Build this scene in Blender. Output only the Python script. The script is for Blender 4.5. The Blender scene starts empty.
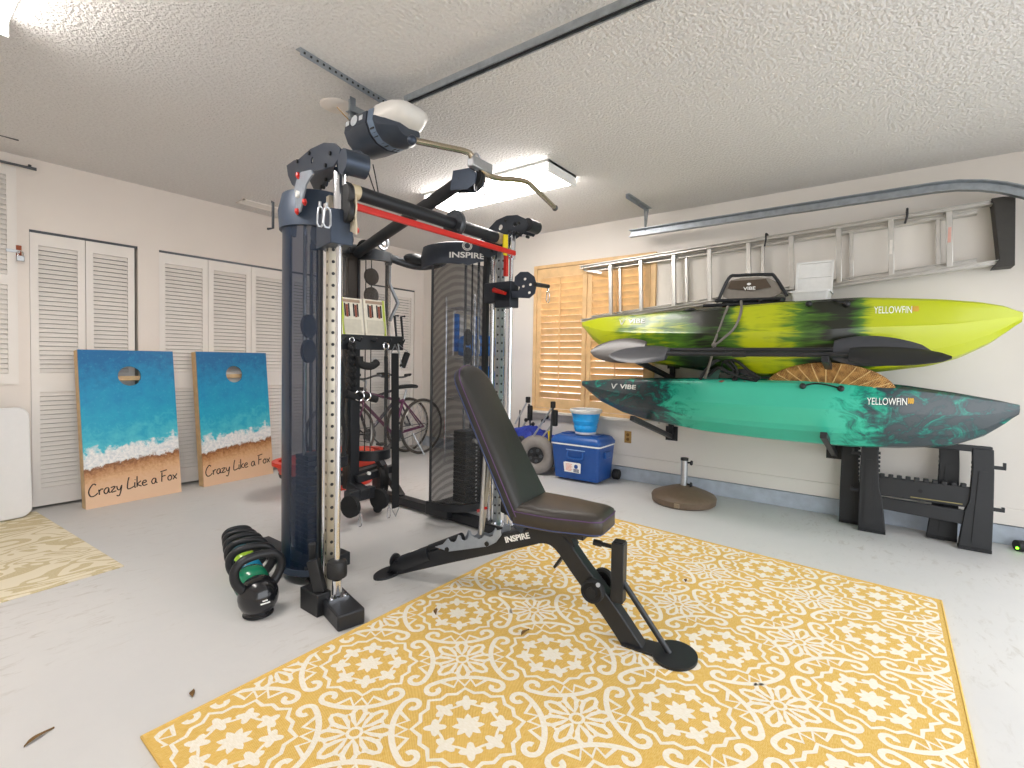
import bpy, bmesh, math, random
from mathutils import Vector, Matrix, Euler
from mathutils.bvhtree import BVHTree
random.seed(7)
PI = math.pi
scene = bpy.context.scene
col = scene.collection
V = Vector

# ------------------------------------------------------------------ camera survey of the room
F = 494.0; HCAM = 1.15; YAW = .6516; PIT = .0288; RO = .0166; CX = 512.0; CY = 374.75
XW = 4.50; YW = 4.93; HC = 2.54
fw = V((math.cos(YAW)*math.cos(PIT), math.sin(YAW)*math.cos(PIT), -math.sin(PIT)))
rt0 = V((math.sin(YAW), -math.cos(YAW), 0.))
up0 = rt0.cross(fw)
rt = math.cos(RO)*rt0 + math.sin(RO)*up0
up = math.cos(RO)*up0 - math.sin(RO)*rt0
CAM = V((0, 0, HCAM))
def ray(px, py): return fw + rt*((px-CX)/F) - up*((py-CY)/F)
def onZ(px, py, z=0.):
    d = ray(px, py); return CAM + d*((z-HCAM)/d.z)
def onX(px, py, x=XW):
    d = ray(px, py); return CAM + d*(x/d.x)
def onY(px, py, y=YW):
    d = ray(px, py); return CAM + d*(y/d.y)
def onP(px, py, o, e):            # vertical plane through o along e -> (distance along e, height)
    u = V((e[0], e[1])).normalized(); n = V((-u.y, u.x)); d = ray(px, py)
    t = (o[0]*n.x+o[1]*n.y)/(d.x*n.x+d.y*n.y)
    p = CAM+d*t
    return ((p.x-o[0])*u.x+(p.y-o[1])*u.y, p.z)

# ------------------------------------------------------------------ materials
def lin(c):
    if isinstance(c, str):
        c = c.lstrip('#'); c = [int(c[i:i+2], 16)/255 for i in (0, 2, 4)]
    return tuple(x/12.92 if x <= .04045 else ((x+.055)/1.055)**2.4 for x in c)+(1.,)
class NT:
    def __init__(s, name):
        s.m = bpy.data.materials.new(name); s.m.use_nodes = True
        s.t = s.m.node_tree; s.t.nodes.clear()
        s.out = s.n('ShaderNodeOutputMaterial'); s.b = s.n('ShaderNodeBsdfPrincipled')
        s.l(s.b.outputs[0], s.out.inputs[0])
    def n(s, k, **kw):
        x = s.t.nodes.new(k)
        for a, v in kw.items(): setattr(x, a, v)
        return x
    def l(s, a, b): s.t.links.new(a, b)
    def set(s, node, i, v):
        if hasattr(v, 'is_output') or isinstance(v, bpy.types.NodeSocket): s.l(v, node.inputs[i])
        else: node.inputs[i].default_value = v
    def math(s, op, a, b=None, c=None):
        x = s.n('ShaderNodeMath', operation=op); s.set(x, 0, a)
        if b is not None: s.set(x, 1, b)
        if c is not None: s.set(x, 2, c)
        return x.outputs[0]
    def coord(s, kind='Object'): return s.n('ShaderNodeTexCoord').outputs[kind]
    def sep(s, v):
        x = s.n('ShaderNodeSeparateXYZ'); s.l(v, x.inputs[0]); return x.outputs
    def noise(s, vec, scale, detail=3, rough=.5, dist=0.):
        x = s.n('ShaderNodeTexNoise'); s.l(vec, x.inputs['Vector'])
        x.inputs['Scale'].default_value = scale; x.inputs['Detail'].default_value = detail
        x.inputs['Roughness'].default_value = rough; x.inputs['Distortion'].default_value = dist
        return x.outputs['Fac']
    def mapping(s, vec, scale=(1, 1, 1), loc=(0, 0, 0), rot=(0, 0, 0)):
        x = s.n('ShaderNodeMapping'); s.l(vec, x.inputs[0])
        x.inputs['Scale'].default_value = scale; x.inputs['Location'].default_value = loc
        x.inputs['Rotation'].default_value = rot
        return x.outputs[0]
    def ramp(s, fac, stops, interp='LINEAR'):
        x = s.n('ShaderNodeValToRGB'); s.l(fac, x.inputs[0]); r = x.color_ramp; r.interpolation = interp
        while len(r.elements) < len(stops): r.elements.new(.5)
        for e, (p, c) in zip(r.elements, stops): e.position = p; e.color = c if len(c) == 4 else tuple(c)+(1,)
        return x.outputs[0]
    def mix(s, fac, a, b):
        x = s.n('ShaderNodeMix', data_type='RGBA')
        s.set(x, 0, fac)
        for i, v in ((6, a), (7, b)): s.set(x, i, v)
        return x.outputs[2]
    def bump(s, h, strength=.2, dist=.01):
        x = s.n('ShaderNodeBump'); x.inputs['Strength'].default_value = strength
        x.inputs['Distance'].default_value = dist; s.l(h, x.inputs['Height']); s.l(x.outputs[0], s.b.inputs['Normal'])
    def base(s, v): s.set(s.b, 'Base Color', v)
def mat(name, c, rough=.5, metal=0., var=.06, vs=30., bump=0., bs=200., bd=.002, coat=0., spec=None):
    k = NT(name); c = lin(c); co = k.coord()
    k.b.inputs['Roughness'].default_value = rough; k.b.inputs['Metallic'].default_value = metal
    if coat: k.b.inputs['Coat Weight'].default_value = coat
    if spec is not None: k.b.inputs['Specular IOR Level'].default_value = spec
    n = k.noise(co, vs, 3)
    lo = tuple(x*(1-var) for x in c[:3])+(1,); hi = tuple(min(1, x*(1+var)) for x in c[:3])+(1,)
    k.base(k.ramp(n, [(.3, lo), (.7, hi)]))
    if bump: k.bump(k.noise(co, bs, 2), bump, bd)
    return k.m
def emat(name, c, strength):
    k = NT(name); k.base(lin(c)); k.b.inputs['Emission Color'].default_value = lin(c)
    k.b.inputs['Emission Strength'].default_value = strength; return k.m
def clearmat(name, c, fac, rough=.2, spec=None):
    """thin see-through sheet: fac = share that is solid"""
    k = NT(name); k.base(lin(c)); k.b.inputs['Roughness'].default_value = rough
    k.b.inputs['Alpha'].default_value = fac
    return k.m

# ------------------------------------------------------------------ mesh building
def rotZ(a): return Matrix.Rotation(a, 4, 'Z')
def frame(o, x, y, z=None):
    x = V(x).normalized(); y = V(y).normalized(); z = V(z).normalized() if z else x.cross(y)
    M = Matrix((x, y, z)).transposed().to_4x4(); M.translation = V(o); return M
class MB:
    def __init__(s, M=None): s.bm = bmesh.new(); s.M = M or Matrix(); s.mi = 0
    def _v(s, p): return s.bm.verts.new(s.M @ V(p))
    def f(s, vs):
        try:
            x = s.bm.faces.new(vs); x.material_index = s.mi; return x
        except ValueError: return None
    def box(s, a, b, R=None):
        a, b = V(a), V(b)
        lo = V([min(a[i], b[i]) for i in range(3)]); hi = V([max(a[i], b[i]) for i in range(3)])
        if R is not None:
            c = (lo+hi)/2
            P = [c+R @ (V((x, y, z))-c) for z in (lo.z, hi.z) for y in (lo.y, hi.y) for x in (lo.x, hi.x)]
        else: P = [(x, y, z) for z in (lo.z, hi.z) for y in (lo.y, hi.y) for x in (lo.x, hi.x)]
        v = [s._v(p) for p in P]
        for q in ((0, 2, 3, 1), (4, 5, 7, 6), (0, 1, 5, 4), (2, 6, 7, 3), (0, 4, 6, 2), (1, 3, 7, 5)): s.f([v[i] for i in q])
        return s
    def bar(s, p, q, w, h, upv=(0, 0, 1)):      # rectangular bar, w across, h along upv
        p, q = V(p), V(q); d = (q-p).normalized(); u = V(upv); x = d.cross(u)
        if x.length < 1e-4: x = d.cross(V((1, 0, 0)))
        x.normalize(); u = x.cross(d).normalized()
        r = []
        for c in (p, q): r.append([s._v(c+x*(w/2*a)+u*(h/2*b)) for a, b in ((-1, -1), (1, -1), (1, 1), (-1, 1))])
        s.f(r[0][::-1]); s.f(r[1])
        for i in range(4): s.f([r[0][i], r[0][(i+1) % 4], r[1][(i+1) % 4], r[1][i]])
        return s
    def loft(s, rings, cap=True, closed=False):
        R = [[s._v(p) for p in r] for r in rings]; n = len(R[0])
        m = len(R)
        for k in range(m if closed else m-1):
            A, B = R[k], R[(k+1) % m]
            for i in range(n): s.f([A[i], A[(i+1) % n], B[(i+1) % n], B[i]])
        if cap and not closed: s.f(R[0][::-1]); s.f(R[-1])
        return s
    def tube(s, pts, r, seg=10, closed=False, flat=None, cap=True):
        pts = [V(p) for p in pts]; n = len(pts); rings = []; pn = None
        rr = r if isinstance(r, (list, tuple)) else [r]*n
        for i, p in enumerate(pts):
            if closed: t = (pts[(i+1) % n]-pts[i-1])
            else: t = (pts[min(i+1, n-1)]-pts[max(i-1, 0)])
            t.normalize()
            if pn is None:
                pn = t.orthogonal().normalized() if flat is None else (V(flat)-t*V(flat).dot(t)).normalized()
            else:
                pn = (pn-t*pn.dot(t)); pn.normalize()
            b = t.cross(pn)
            k = 1.0
            if 0 < i < n-1 or closed:
                a1 = (p-pts[i-1]).normalized(); a2 = (pts[(i+1) % n]-p).normalized()
                k = min(1.6, 1/max(.3, math.cos(a1.angle(a2, 0)/2)))
            rings.append([p+(pn*math.cos(2*PI*j/seg)+b*math.sin(2*PI*j/seg))*rr[i]*(1 if k == 1 else (1+k)/2) for j in range(seg)])
        return s.loft(rings, cap, closed)
    def cyl(s, p, q, r, r2=None, seg=20): return s.tube([p, q], [r, r if r2 is None else r2], seg)
    def lathe(s, prof, o=(0, 0, 0), ax=(0, 0, 1), seg=28, close=False):
        ax = V(ax).normalized(); x = ax.orthogonal().normalized(); y = ax.cross(x); o = V(o)
        rings = [[o+ax*h+(x*math.cos(2*PI*j/seg)+y*math.sin(2*PI*j/seg))*max(r, 1e-4) for j in range(seg)] for r, h in prof]
        return s.loft(rings, not close, close)
    def torus(s, o, ax, R, r, seg=36, seg2=10, sx=1.):
        ax = V(ax).normalized(); x = ax.orthogonal().normalized(); y = ax.cross(x); o = V(o)
        return s.tube([o+(x*math.cos(2*PI*j/seg)*sx+y*math.sin(2*PI*j/seg))*R for j in range(seg)], r, seg2, closed=True)
    def sphere(s, o, r, seg=20, sc=(1, 1, 1)):
        o = V(o); n = seg//2
        rings = [[o+V((math.sin(PI*k/n)*math.cos(2*PI*j/seg)*r*sc[0], math.sin(PI*k/n)*math.sin(2*PI*j/seg)*r*sc[1], math.cos(PI*k/n)*r*sc[2])) for j in range(seg)] for k in range(1, n)]
        R = [[s._v(p) for p in q] for q in rings]
        a = s._v(o+V((0, 0, r*sc[2]))); b = s._v(o-V((0, 0, r*sc[2])))
        for k in range(len(R)-1):
            for j in range(seg): s.f([R[k][j], R[k+1][j], R[k+1][(j+1) % seg], R[k][(j+1) % seg]])
        for j in range(seg):
            s.f([a, R[0][j], R[0][(j+1) % seg]]); s.f([b, R[-1][(j+1) % seg], R[-1][j]])
        return s
    def prism(s, poly, o, x, y, t):              # 2-D outline in plane (o; x, y) extruded by vector t
        o, x, y, t = V(o), V(x), V(y), V(t)
        a = [s._v(o+x*p[0]+y*p[1]) for p in poly]; b = [s._v(o+x*p[0]+y*p[1]+t) for p in poly]
        f1 = s.f(a[::-1]); f2 = s.f(b); n = len(poly)
        for i in range(n): s.f([a[i], a[(i+1) % n], b[(i+1) % n], b[i]])
        return s
    def plateholes(s, outer, holes, o, x, y, t):  # outline with holes via triangle fill
        o, x, y, t = V(o), V(x), V(y), V(t)
        fb = []
        for off in (V((0, 0, 0)), t):
            E = []; loops = []
            for lp in [outer]+holes:
                vs = [s._v(o+x*p[0]+y*p[1]+off) for p in lp]; loops.append(vs)
                E += [s.bm.edges.new((vs[i], vs[(i+1) % len(vs)])) for i in range(len(vs))]
            r = bmesh.ops.triangle_fill(s.bm, use_beauty=True, use_dissolve=False, edges=E)
            for g in r['geom']:
                if isinstance(g, bmesh.types.BMFace): g.material_index = s.mi
            fb.append(loops)
        for A, B in zip(*fb):
            n = len(A)
            for i in range(n): s.f([A[i], A[(i+1) % n], B[(i+1) % n], B[i]])
        return s
    def ribbon(s, pts, w, n=(0, 0, 1), closed=False):   # flat stripe
        pts = [V(p) for p in pts]; n = V(n); m = len(pts); L = []; R = []
        for i, p in enumerate(pts):
            a = pts[i-1] if (i or closed) else p; b = pts[(i+1) % m] if (i < m-1 or closed) else p
            t = (b-a)
            if t.length < 1e-9: t = V((1, 0, 0))
            d = n.cross(t.normalized())*(w/2)
            L.append(s._v(p+d)); R.append(s._v(p-d))
        for i in range(m if closed else m-1): s.f([L[i], R[i], R[(i+1) % m], L[(i+1) % m]])
        return s
    def text(s, body, size, M, extrude=.0005, align='CENTER', shear=0., sx=1., bold=0.):
        c = bpy.data.curves.new('t', 'FONT'); c.body = body; c.size = size; c.extrude = extrude
        c.align_x = align; c.align_y = 'CENTER'; c.shear = shear; c.offset = bold
        o = bpy.data.objects.new('t', c); col.objects.link(o)
        dg = bpy.context.evaluated_depsgraph_get(); me = bpy.data.meshes.new_from_object(o.evaluated_get(dg))
        bpy.data.objects.remove(o); bpy.data.curves.remove(c)
        vs = [s.bm.verts.new(s.M @ (M @ V((v.co.x*sx, v.co.y, v.co.z)))) for v in me.vertices]
        for p in me.polygons: s.f([vs[i] for i in p.vertices])
        bpy.data.meshes.remove(me); return s
    def build(s, name, mats, parent=None, smooth=35, bevel=0., bseg=2, origin=None, recalc=True, double=0):
        if double: bmesh.ops.remove_doubles(s.bm, verts=s.bm.verts, dist=double)
        if recalc: bmesh.ops.recalc_face_normals(s.bm, faces=s.bm.faces)
        off = V((0, 0, 0))
        if parent is not None:
            p = parent
            while p is not None: off += p.location; p = p.parent
        elif origin is not None: off = V(origin)
        elif len(s.bm.verts):
            xs = [v.co for v in s.bm.verts]
            off = V(((min(v.x for v in xs)+max(v.x for v in xs))/2, (min(v.y for v in xs)+max(v.y for v in xs))/2, min(v.z for v in xs)))
        for v in s.bm.verts: v.co -= off
        me = bpy.data.meshes.new(name); s.bm.to_mesh(me); s.bm.free()
        if not isinstance(mats, (list, tuple)): mats = [mats]
        for m in mats: me.materials.append(m)
        if smooth:
            me.polygons.foreach_set('use_smooth', [True]*len(me.polygons)); me.set_sharp_from_angle(angle=math.radians(smooth))
        o = bpy.data.objects.new(name, me); col.objects.link(o)
        if parent is not None: o.parent = parent
        else: o.location = off
        if bevel:
            b = o.modifiers.new('bevel', 'BEVEL'); b.width = bevel; b.segments = bseg; b.limit_method = 'ANGLE'; b.angle_limit = math.radians(40)
            b.harden_normals = False
        return o
def tag(o, label=None, cat=None, group=None, kind=None):
    if label: o['label'] = label
    if cat: o['category'] = cat
    if group: o['group'] = group
    if kind: o['kind'] = kind
    return o
def thing(name, label, cat, loc=(0, 0, 0), group=None, kind=None):
    o = bpy.data.objects.new(name, None); col.objects.link(o); o.location = loc; o.empty_display_size = .1
    return tag(o, label, cat, group, kind)
def dup(root, loc=None, rot=None, parent=None):
    c = root.copy(); col.objects.link(c); c.parent = parent
    if loc is not None: c.location = loc
    if rot is not None: c.rotation_euler = rot
    for ch in list(root.children): dup(ch, parent=c)
    return c
def struct(name, mb, m, **k): return tag(mb.build(name, m, **k), kind='structure')
def arc(c, r, a0, a1, n, z=None):
    return [(c[0]+r*math.cos(a0+(a1-a0)*i/n), c[1]+r*math.sin(a0+(a1-a0)*i/n)) for i in range(n+1)]
def circ(c, r, n=16, ry=None): return [(c[0]+r*math.cos(2*PI*i/n), c[1]+(ry or r)*math.sin(2*PI*i/n)) for i in range(n)]
def smoothpath(P, sub=6, closed=False):
    P = [V(p) for p in P]; n = len(P); out = []
    for i in range(n if closed else n-1):
        p0 = P[i-1] if (i or closed) else P[0]; p1 = P[i]; p2 = P[(i+1) % n]; p3 = P[(i+2) % n] if (i+2 < n or closed) else P[-1]
        for k in range(sub):
            t = k/sub
            out.append(.5*((2*p1)+(p2-p0)*t+(2*p0-5*p1+4*p2-p3)*t*t+(3*p1-p0-3*p2+p3)*t*t*t))
    if not closed: out.append(P[-1])
    return out

# ------------------------------------------------------------------ shared materials
M = {}
M['black'] = mat('black_powder_coat', '#26282c', .42, .2, bump=.05, bs=600)
M['blackplastic'] = mat('black_plastic', '#1c1d1f', .5, bump=.1, bs=400)
M['blackgloss'] = mat('black_enamel', '#141519', .18, coat=.3)
M['rubber'] = mat('black_rubber', '#18191b', .75)
M['slate'] = mat('slate_grey_metal', '#3d4654', .38, .55)
M['chrome'] = mat('polished_chrome', '#dfe1e6', .16, 1., var=.02)
M['steel'] = mat('brushed_steel', '#b9bcc0', .34, .9, vs=60)
M['galv'] = mat('galvanised_steel', '#a3aab0', .38, .8, var=.14, vs=25)
M['darksteel'] = mat('dark_steel', '#55585c', .4, .8)
M['alu'] = mat('mill_aluminium', '#cfcdc8', .33, .85, var=.05, vs=20)
M['silverpaint'] = mat('silver_paint', '#9aa3ae', .4, .4)
M['red'] = mat('red_paint', '#c41f16', .35, coat=.2)
M['redplastic'] = mat('red_plastic', '#dc3a22', .4)
M['white'] = mat('white_print', '#f2f2ee', .5, var=.02)
M['whiteplastic'] = mat('white_plastic', '#e6e6e3', .4, var=.03)
M['cream'] = mat('cream_plastic', '#e8dfc8', .5)
M['yellow'] = mat('yellow_tag', '#e8cf1c', .5)
M['orange'] = mat('orange_label', '#d98a2a', .5)
M['vinyl'] = mat('black_vinyl', '#2b2a28', .46, bump=.15, bs=900, bd=.001)
M['stitch'] = mat('purple_stitching', '#5a3d6a', .6)
M['bluestitch'] = mat('blue_piping', '#3a4a78', .5)
M['tan'] = mat('tan_plastic', '#b08a4c', .5)
M['glassplate'] = clearmat('frosted_plastic', '#d9d4cc', .8, .35)
LAMP = 20.0; SKY = 2.7; EXPO = 0.4; OPX = 1.60
# ================================================================== SETTING
XL = -1.6; YF = -1.25; YFO = -1.4
k = NT('painted_concrete_floor'); co = k.coord()
n1 = k.noise(co, 1.1, 6, .6); n2 = k.noise(co, 7, 8, .65); n3 = k.noise(k.mapping(co, (1, 2.6, 1), rot=(0, 0, .5)), 9, 6, .7, .6)
b1 = k.ramp(n1, [(.3, lin('#cbcac9')), (.7, lin('#d6d4d1'))])
st = k.ramp(n3, [(.54, (0, 0, 0)), (.68, (1, 1, 1))])
b2 = k.mix(k.math('MULTIPLY', st, k.ramp(n1, [(.45, (0, 0, 0)), (.6, (.45, .45, .45))])), b1, lin('#a39a8c'))
sp = k.ramp(n2, [(.68, (0, 0, 0)), (.8, (.3, .3, .3))])
k.base(k.mix(sp, b2, lin('#b3a894'))); k.b.inputs['Roughness'].default_value = .5
k.bump(k.noise(co, 40, 4), .12, .004); M['floor'] = k.m
k = NT('popcorn_ceiling'); co = k.coord()
n1 = k.noise(co, 62, 3, .55); n2 = k.noise(co, .9, 4)
k.base(k.mix(k.ramp(n1, [(.35, (0, 0, 0)), (.65, (1, 1, 1))]), k.ramp(n2, [(.3, lin('#dad7d4')), (.7, lin('#e0ddda'))]), lin('#e6e4e1')))
k.b.inputs['Roughness'].default_value = .95
k.bump(n1, .85, .02); M['ceil'] = k.m
M['wall'] = mat('warm_white_wall_paint', '#e9e1d9', .7, var=.025, vs=2.2, bump=.08, bs=60, bd=.003)
M['wallr'] = mat('cool_white_wall_paint', '#e8e2da', .6, var=.03, vs=1.8, bump=.08, bs=50, bd=.003)
M['door'] = mat('louver_door_paint', '#ece7e1', .5, var=.02, vs=5)
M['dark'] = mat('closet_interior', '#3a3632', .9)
M['kerb'] = mat('painted_concrete_kerb', '#b6bfca', .7, var=.1, vs=14, bump=.4, bs=50, bd=.006)
M['wood'] = mat('natural_pine_shutter', '#e6c08c', .5, var=.1, vs=9)

struct('floor', MB().box((XL-.2, YFO-3, -.12), (XW+.3, YW+.8, 0)), M['floor'], smooth=0)
struct('ceiling', MB().box((XL-.1, YFO, HC), (XW+.15, YW+.1, HC+.12)), M['ceil'], smooth=0)
D1 = (.727, 1.372); D2 = (1.52, 3.052); D3 = (3.635, 4.354); DH = 2.035
w = MB(); xs = [XL-.1, D1[0], D1[1], D2[0], D2[1], D3[0], D3[1], XW+.15]
for i in range(0, 8, 2): w.box((xs[i], YW, 0), (xs[i+1], YW+.12, DH))
w.box((xs[0], YW, DH), (xs[-1], YW+.12, HC)); struct('wall_back', w, M['wall'], smooth=0)
w = MB()
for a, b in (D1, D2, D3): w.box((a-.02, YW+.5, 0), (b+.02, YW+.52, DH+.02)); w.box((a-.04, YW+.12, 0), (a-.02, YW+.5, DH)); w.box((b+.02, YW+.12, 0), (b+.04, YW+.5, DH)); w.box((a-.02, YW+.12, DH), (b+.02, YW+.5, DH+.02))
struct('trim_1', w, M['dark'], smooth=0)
WY0, WY1, WZ0, WZ1 = 1.80, 3.09, .64, 2.15       # window opening
w = MB(); Z0 = .135
w.box((XW, YFO, Z0), (XW+.14, WY0, HC)).box((XW, WY1, Z0), (XW+.14, YW+.12, HC))
w.box((XW, WY0, Z0), (XW+.14, WY1, WZ0)).box((XW, WY0, WZ1), (XW+.14, WY1, HC))
struct('wall_right', w, M['wallr'], smooth=0)
w = MB().box((XW+.012, YFO, 0), (XW+.14, YW+.1, .125)); struct('baseboard_right', w, M['kerb'], bevel=.004)
w = MB().box((XW-.012, YFO, .135), (XW, YW, .245)); struct('trim_2', w, M['wallr'], bevel=.004)
w = MB().box((XL-.1, YFO, 0), (XL, YW+.1, HC)); struct('wall_left', w, M['wall'], smooth=0)
GX0, GX1, GZ = -.9, 4.1, 2.2
w = MB().box((XL, YFO, 0), (GX0, YF, HC)).box((GX1, YFO, 0), (XW, YF, HC)).box((GX0, YFO, GZ), (GX1, YF, HC))
struct('wall_front', w, M['wall'], smooth=0)

# bifold louvred closet doors
def leaf(mb, x0, x1, y, z0=.02, z1=2.02, t=.028, splits=((.15, .86), (1.0, 1.93))):
    s = .045
    mb.box((x0, y, z0), (x0+s, y+t, z1)).box((x1-s, y, z0), (x1, y+t, z1))
    zs = [z0]+[q for p in splits for q in p]+[z1]
    for a, b in zip(zs[0::2], zs[1::2]): mb.box((x0+s, y, a), (x1-s, y+t, b))
    for a, b in splits:
        n = int((b-a)/.033)
        for i in range(n):
            z = a+(b-a)*(i+.5)/n
            mb.bar((x0+s, y+t/2, z), (x1-s, y+t/2, z), .0335, .005, (0, .86, -.5))
def closet(name, rng, n, knobs):
    a, b = rng
    o = tag(thing(name, None, None, ((a+b)/2, YW, 0)), kind='structure')
    w = (b-a-(.02 if n == 2 and a < 1 else .006))/n
    for i in range(n):
        m = MB(); leaf(m, a+.004+i*w, a+(i+1)*w, YW+.012); m.build('door_leaf', M['door'], o, smooth=0)
    MB().box((a, YW+.008, DH-.018), (b, YW+.05, DH)).build('door_track', M['darksteel'], o, smooth=0)
    for x in knobs:
        MB().lathe([(.006, 0), (.007, .012), (.016, .02), (.017, .03), (.008, .037), (0, .038)], (x, YW+.012, .93), (0, -1, 0), 16).build('door_knob', M['door'], o)
closet('door_1', D1, 2, (1.12,)); closet('door_2', D2, 4, (1.95, 2.62)); closet('door_3', D3, 2, (4.05,))
# door casing line round the small louvred hatch at far left
t = thing('louvered_cabinet_door', 'white louvered cupboard door high on the wall at the left edge of the photo', 'door', (.5, YW, .93))
m = MB(); leaf(m, .1, .655, YW-.03, .93, 2.44, .028, ((1.0, 1.62), (1.69, 2.38))); m.build('door_leaf', M['door'], t, smooth=0)
m = MB().box((.09, YW-.003, .92), (.665, YW+.0, 2.45)); m.build('door_frame', M['door'], t, smooth=0)
h = thing('padlock', 'small steel padlock on a hasp with a reddish wooden block beside the high cupboard door', 'padlock', (.66, YW-.02, 1.830))
MB().box((.64, YW-.022, 1.815), (.685, YW-.001, 1.905)).build('block', mat('stained_wood_block', '#9a4a24', .6), h, bevel=.002)
MB().box((.605, YW-.034, 1.850), (.675, YW-.026, 1.870)).build('hasp', M['steel'], h, bevel=.001)
MB().box((.655, YW-.055, 1.792), (.695, YW-.036, 1.830)).build('lock_body', M['steel'], h, bevel=.003)
MB().tube(smoothpath([(.662, YW-.045, 1.830), (.662, YW-.045, 1.855), (.675, YW-.045, 1.865), (.688, YW-.045, 1.855), (.688, YW-.045, 1.830)], 3), .003, 8).build('shackle', M['chrome'], h)

# steel rods above that cupboard
for px, py, y, lab, ln in ((30, 168, YW-.05, 'long dark steel rod with a hooked end just above the louvered cupboard door', .9), (13, 138, YW-.35, 'short dark steel rod end just under the ceiling at the left edge', .8)):
    p = onY(px, py, y)
    m = MB().tube(smoothpath([(p.x, y, p.z+.022), (p.x-.008, y, p.z+.004), (p.x-.04, y, p.z), (p.x-ln, y, p.z)], 3), .009, 8)
    o = thing('hanging_rod', lab, 'rod', (p.x, y, p.z)); m.build('rod', M['darksteel'], o)
    MB().cyl((p.x-.3, y, p.z+.008), (p.x-.3, y, min(HC, p.z+.3) if y < YW-.1 else p.z+.04), .006, seg=8).build('hanger', M['darksteel'], o)
    if y > YW-.1: MB().bar((p.x-.3, y, p.z+.04), (p.x-.3, YW, p.z+.04), .02, .01).build('hanger', M['darksteel'], o)

# window with pine plantation shutters
o = tag(thing('window_1', None, None, (XW, (WY0+WY1)/2, WZ0)), kind='structure')
m = MB()
m.box((XW-.03, WY1, WZ0-.03), (XW+.02, WY1+.04, WZ1+.035)).box((XW-.03, WY0-.05, WZ0-.03), (XW+.02, WY0, WZ1+.035))
m.box((XW-.03, WY0, WZ1), (XW+.02, WY1, WZ1+.035)).box((XW-.03, WY0, WZ0-.03), (XW+.02, WY1, WZ0+.0))
m.build('window_frame', M['wood'], o, bevel=.003)
cy = 2.47
for a, b in ((cy+.004, WY1-.004), (WY0+.004, cy-.004)):
    m = MB(); s = .05
    m.box((XW-.022, a, WZ0+.005), (XW+.012, a+s, WZ1-.005)).box((XW-.022, b-s, WZ0+.005), (XW+.012, b, WZ1-.005))
    m.box((XW-.022, a+s, WZ0+.005), (XW+.012, b-s, WZ0+.11)).box((XW-.022, a+s, WZ1-.1), (XW+.012, b-s, WZ1-.005))
    sh = m.build('shutter_frame', M['wood'], o, bevel=.002)
    m = MB(); z0, z1 = WZ0+.11, WZ1-.1; n = 19
    for i in range(n):
        z = z0+(z1-z0)*(i+.5)/n
        m.bar((XW-.004, a+s+.002, z), (XW-.004, b-s-.002, z), .07, .009, (.86, 0, .5))
    m.build('slats', M['wood'], sh, smooth=0)
    MB().box((XW-.05, (a+b)/2-.006, z0+.02), (XW-.041, (a+b)/2+.006, z1-.02)).build('tilt_rod', M['wood'], sh)
MB().box((XW+.09, WY0, WZ0), (XW+.1, WY1, WZ1)).build('pane', clearmat('window_glass', '#dfe8ea', .12, .05), o, smooth=0)
MB().box((XW+.06, (WY0+WY1)/2-.02, WZ0), (XW+.1, (WY0+WY1)/2+.02, WZ1)).box((XW+.06, WY0, 1.38), (XW+.1, WY1, 1.42)).build('sash', M['whiteplastic'], o, smooth=0)
m = MB().box((XW-.07, WY0-.12, WZ0-.058), (XW, WY1+.1, WZ0-.03)).box((XW-.02, WY0-.1, WZ0-.12), (XW, WY1+.08, WZ0-.058)); m.build('window_sill', M['wallr'], o, bevel=.004)

# ceiling register, round cover plate
p = onZ(242, 199, HC); q = onZ(278, 211, HC)
o = thing('ceiling_vent', 'flat off-white vent register on the ceiling above the second closet', 'vent', ((p.x+q.x)/2, (p.y+q.y)/2, HC-.02))
x0, x1 = p.x, p.x+.42; y0 = (p.y+q.y)/2-.07
m = MB().box((x0, y0, HC-.012), (x1, y0+.02, HC)).box((x0, y0+.13, HC-.012), (x1, y0+.15, HC)).box((x0, y0, HC-.012), (x0+.02, y0+.15, HC)).box((x1-.02, y0, HC-.012), (x1, y0+.15, HC)); m.build('frame', M['door'], o)
m = MB()
for i in range(9): m.bar((x0+.02, y0+.025+i*.0125, HC-.006), (x1-.02, y0+.025+i*.0125, HC-.006), .011, .002, (0, .5, .8))
m.build('slats', M['door'], o, smooth=0)
p = onZ(337, 106, HC)
o = thing('ceiling_cover_plate', 'round blank beige cover plate on the ceiling beside the opener bracket', 'cover plate', (p.x, p.y, HC-.01))
MB().lathe([(0, -.006), (.08, -.006), (.09, 0), (0, 0)], (p.x, p.y, HC), seg=32).build('plate', M['wall'], o)
MB().tube(smoothpath([(p.x+.0, p.y, HC-.006), (p.x+.03, p.y-.03, HC-.05), (p.x+.1, p.y-.02, HC-.07), (p.x+.16, p.y-.03, HC-.09)], 4), .003, 6).build('cord', M['tan'], o)

# fluorescent wrap fixtures
def fixture(x0, x1, y0, y1, lab, strength):
    o = thing('ceiling_light', lab, 'light', ((x0+x1)/2, (y0+y1)/2, HC-.09))
    xm = (x0+x1)/2
    pr = [(x0+.01, HC-.02), (x0+.012, HC-.055), (x0+.04, HC-.078), (x1-.04, HC-.078), (x1-.012, HC-.055), (x1-.01, HC-.02)]
    MB().prism(pr, (0, y0+.012, 0), (1, 0, 0), (0, 0, 1), (0, y1-y0-.024, 0)).build('diffuser', emat('lamp_diffuser', '#fff9f4', strength), o)
    MB().box((x0, y0, HC-.02), (x1, y1, HC)).build('housing', M['whiteplastic'], o)
    for y in (y0, y1-.012): MB().box((x0, y, HC-.085), (x1, y+.012, HC)).build('end_cap', M['whiteplastic'], o, bevel=.002)
fixture(2.87, 3.24, 1.90, 3.16, 'bright white fluorescent ceiling light above the lat bar', LAMP)
p = onZ(4, 10, HC-.08)
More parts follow.
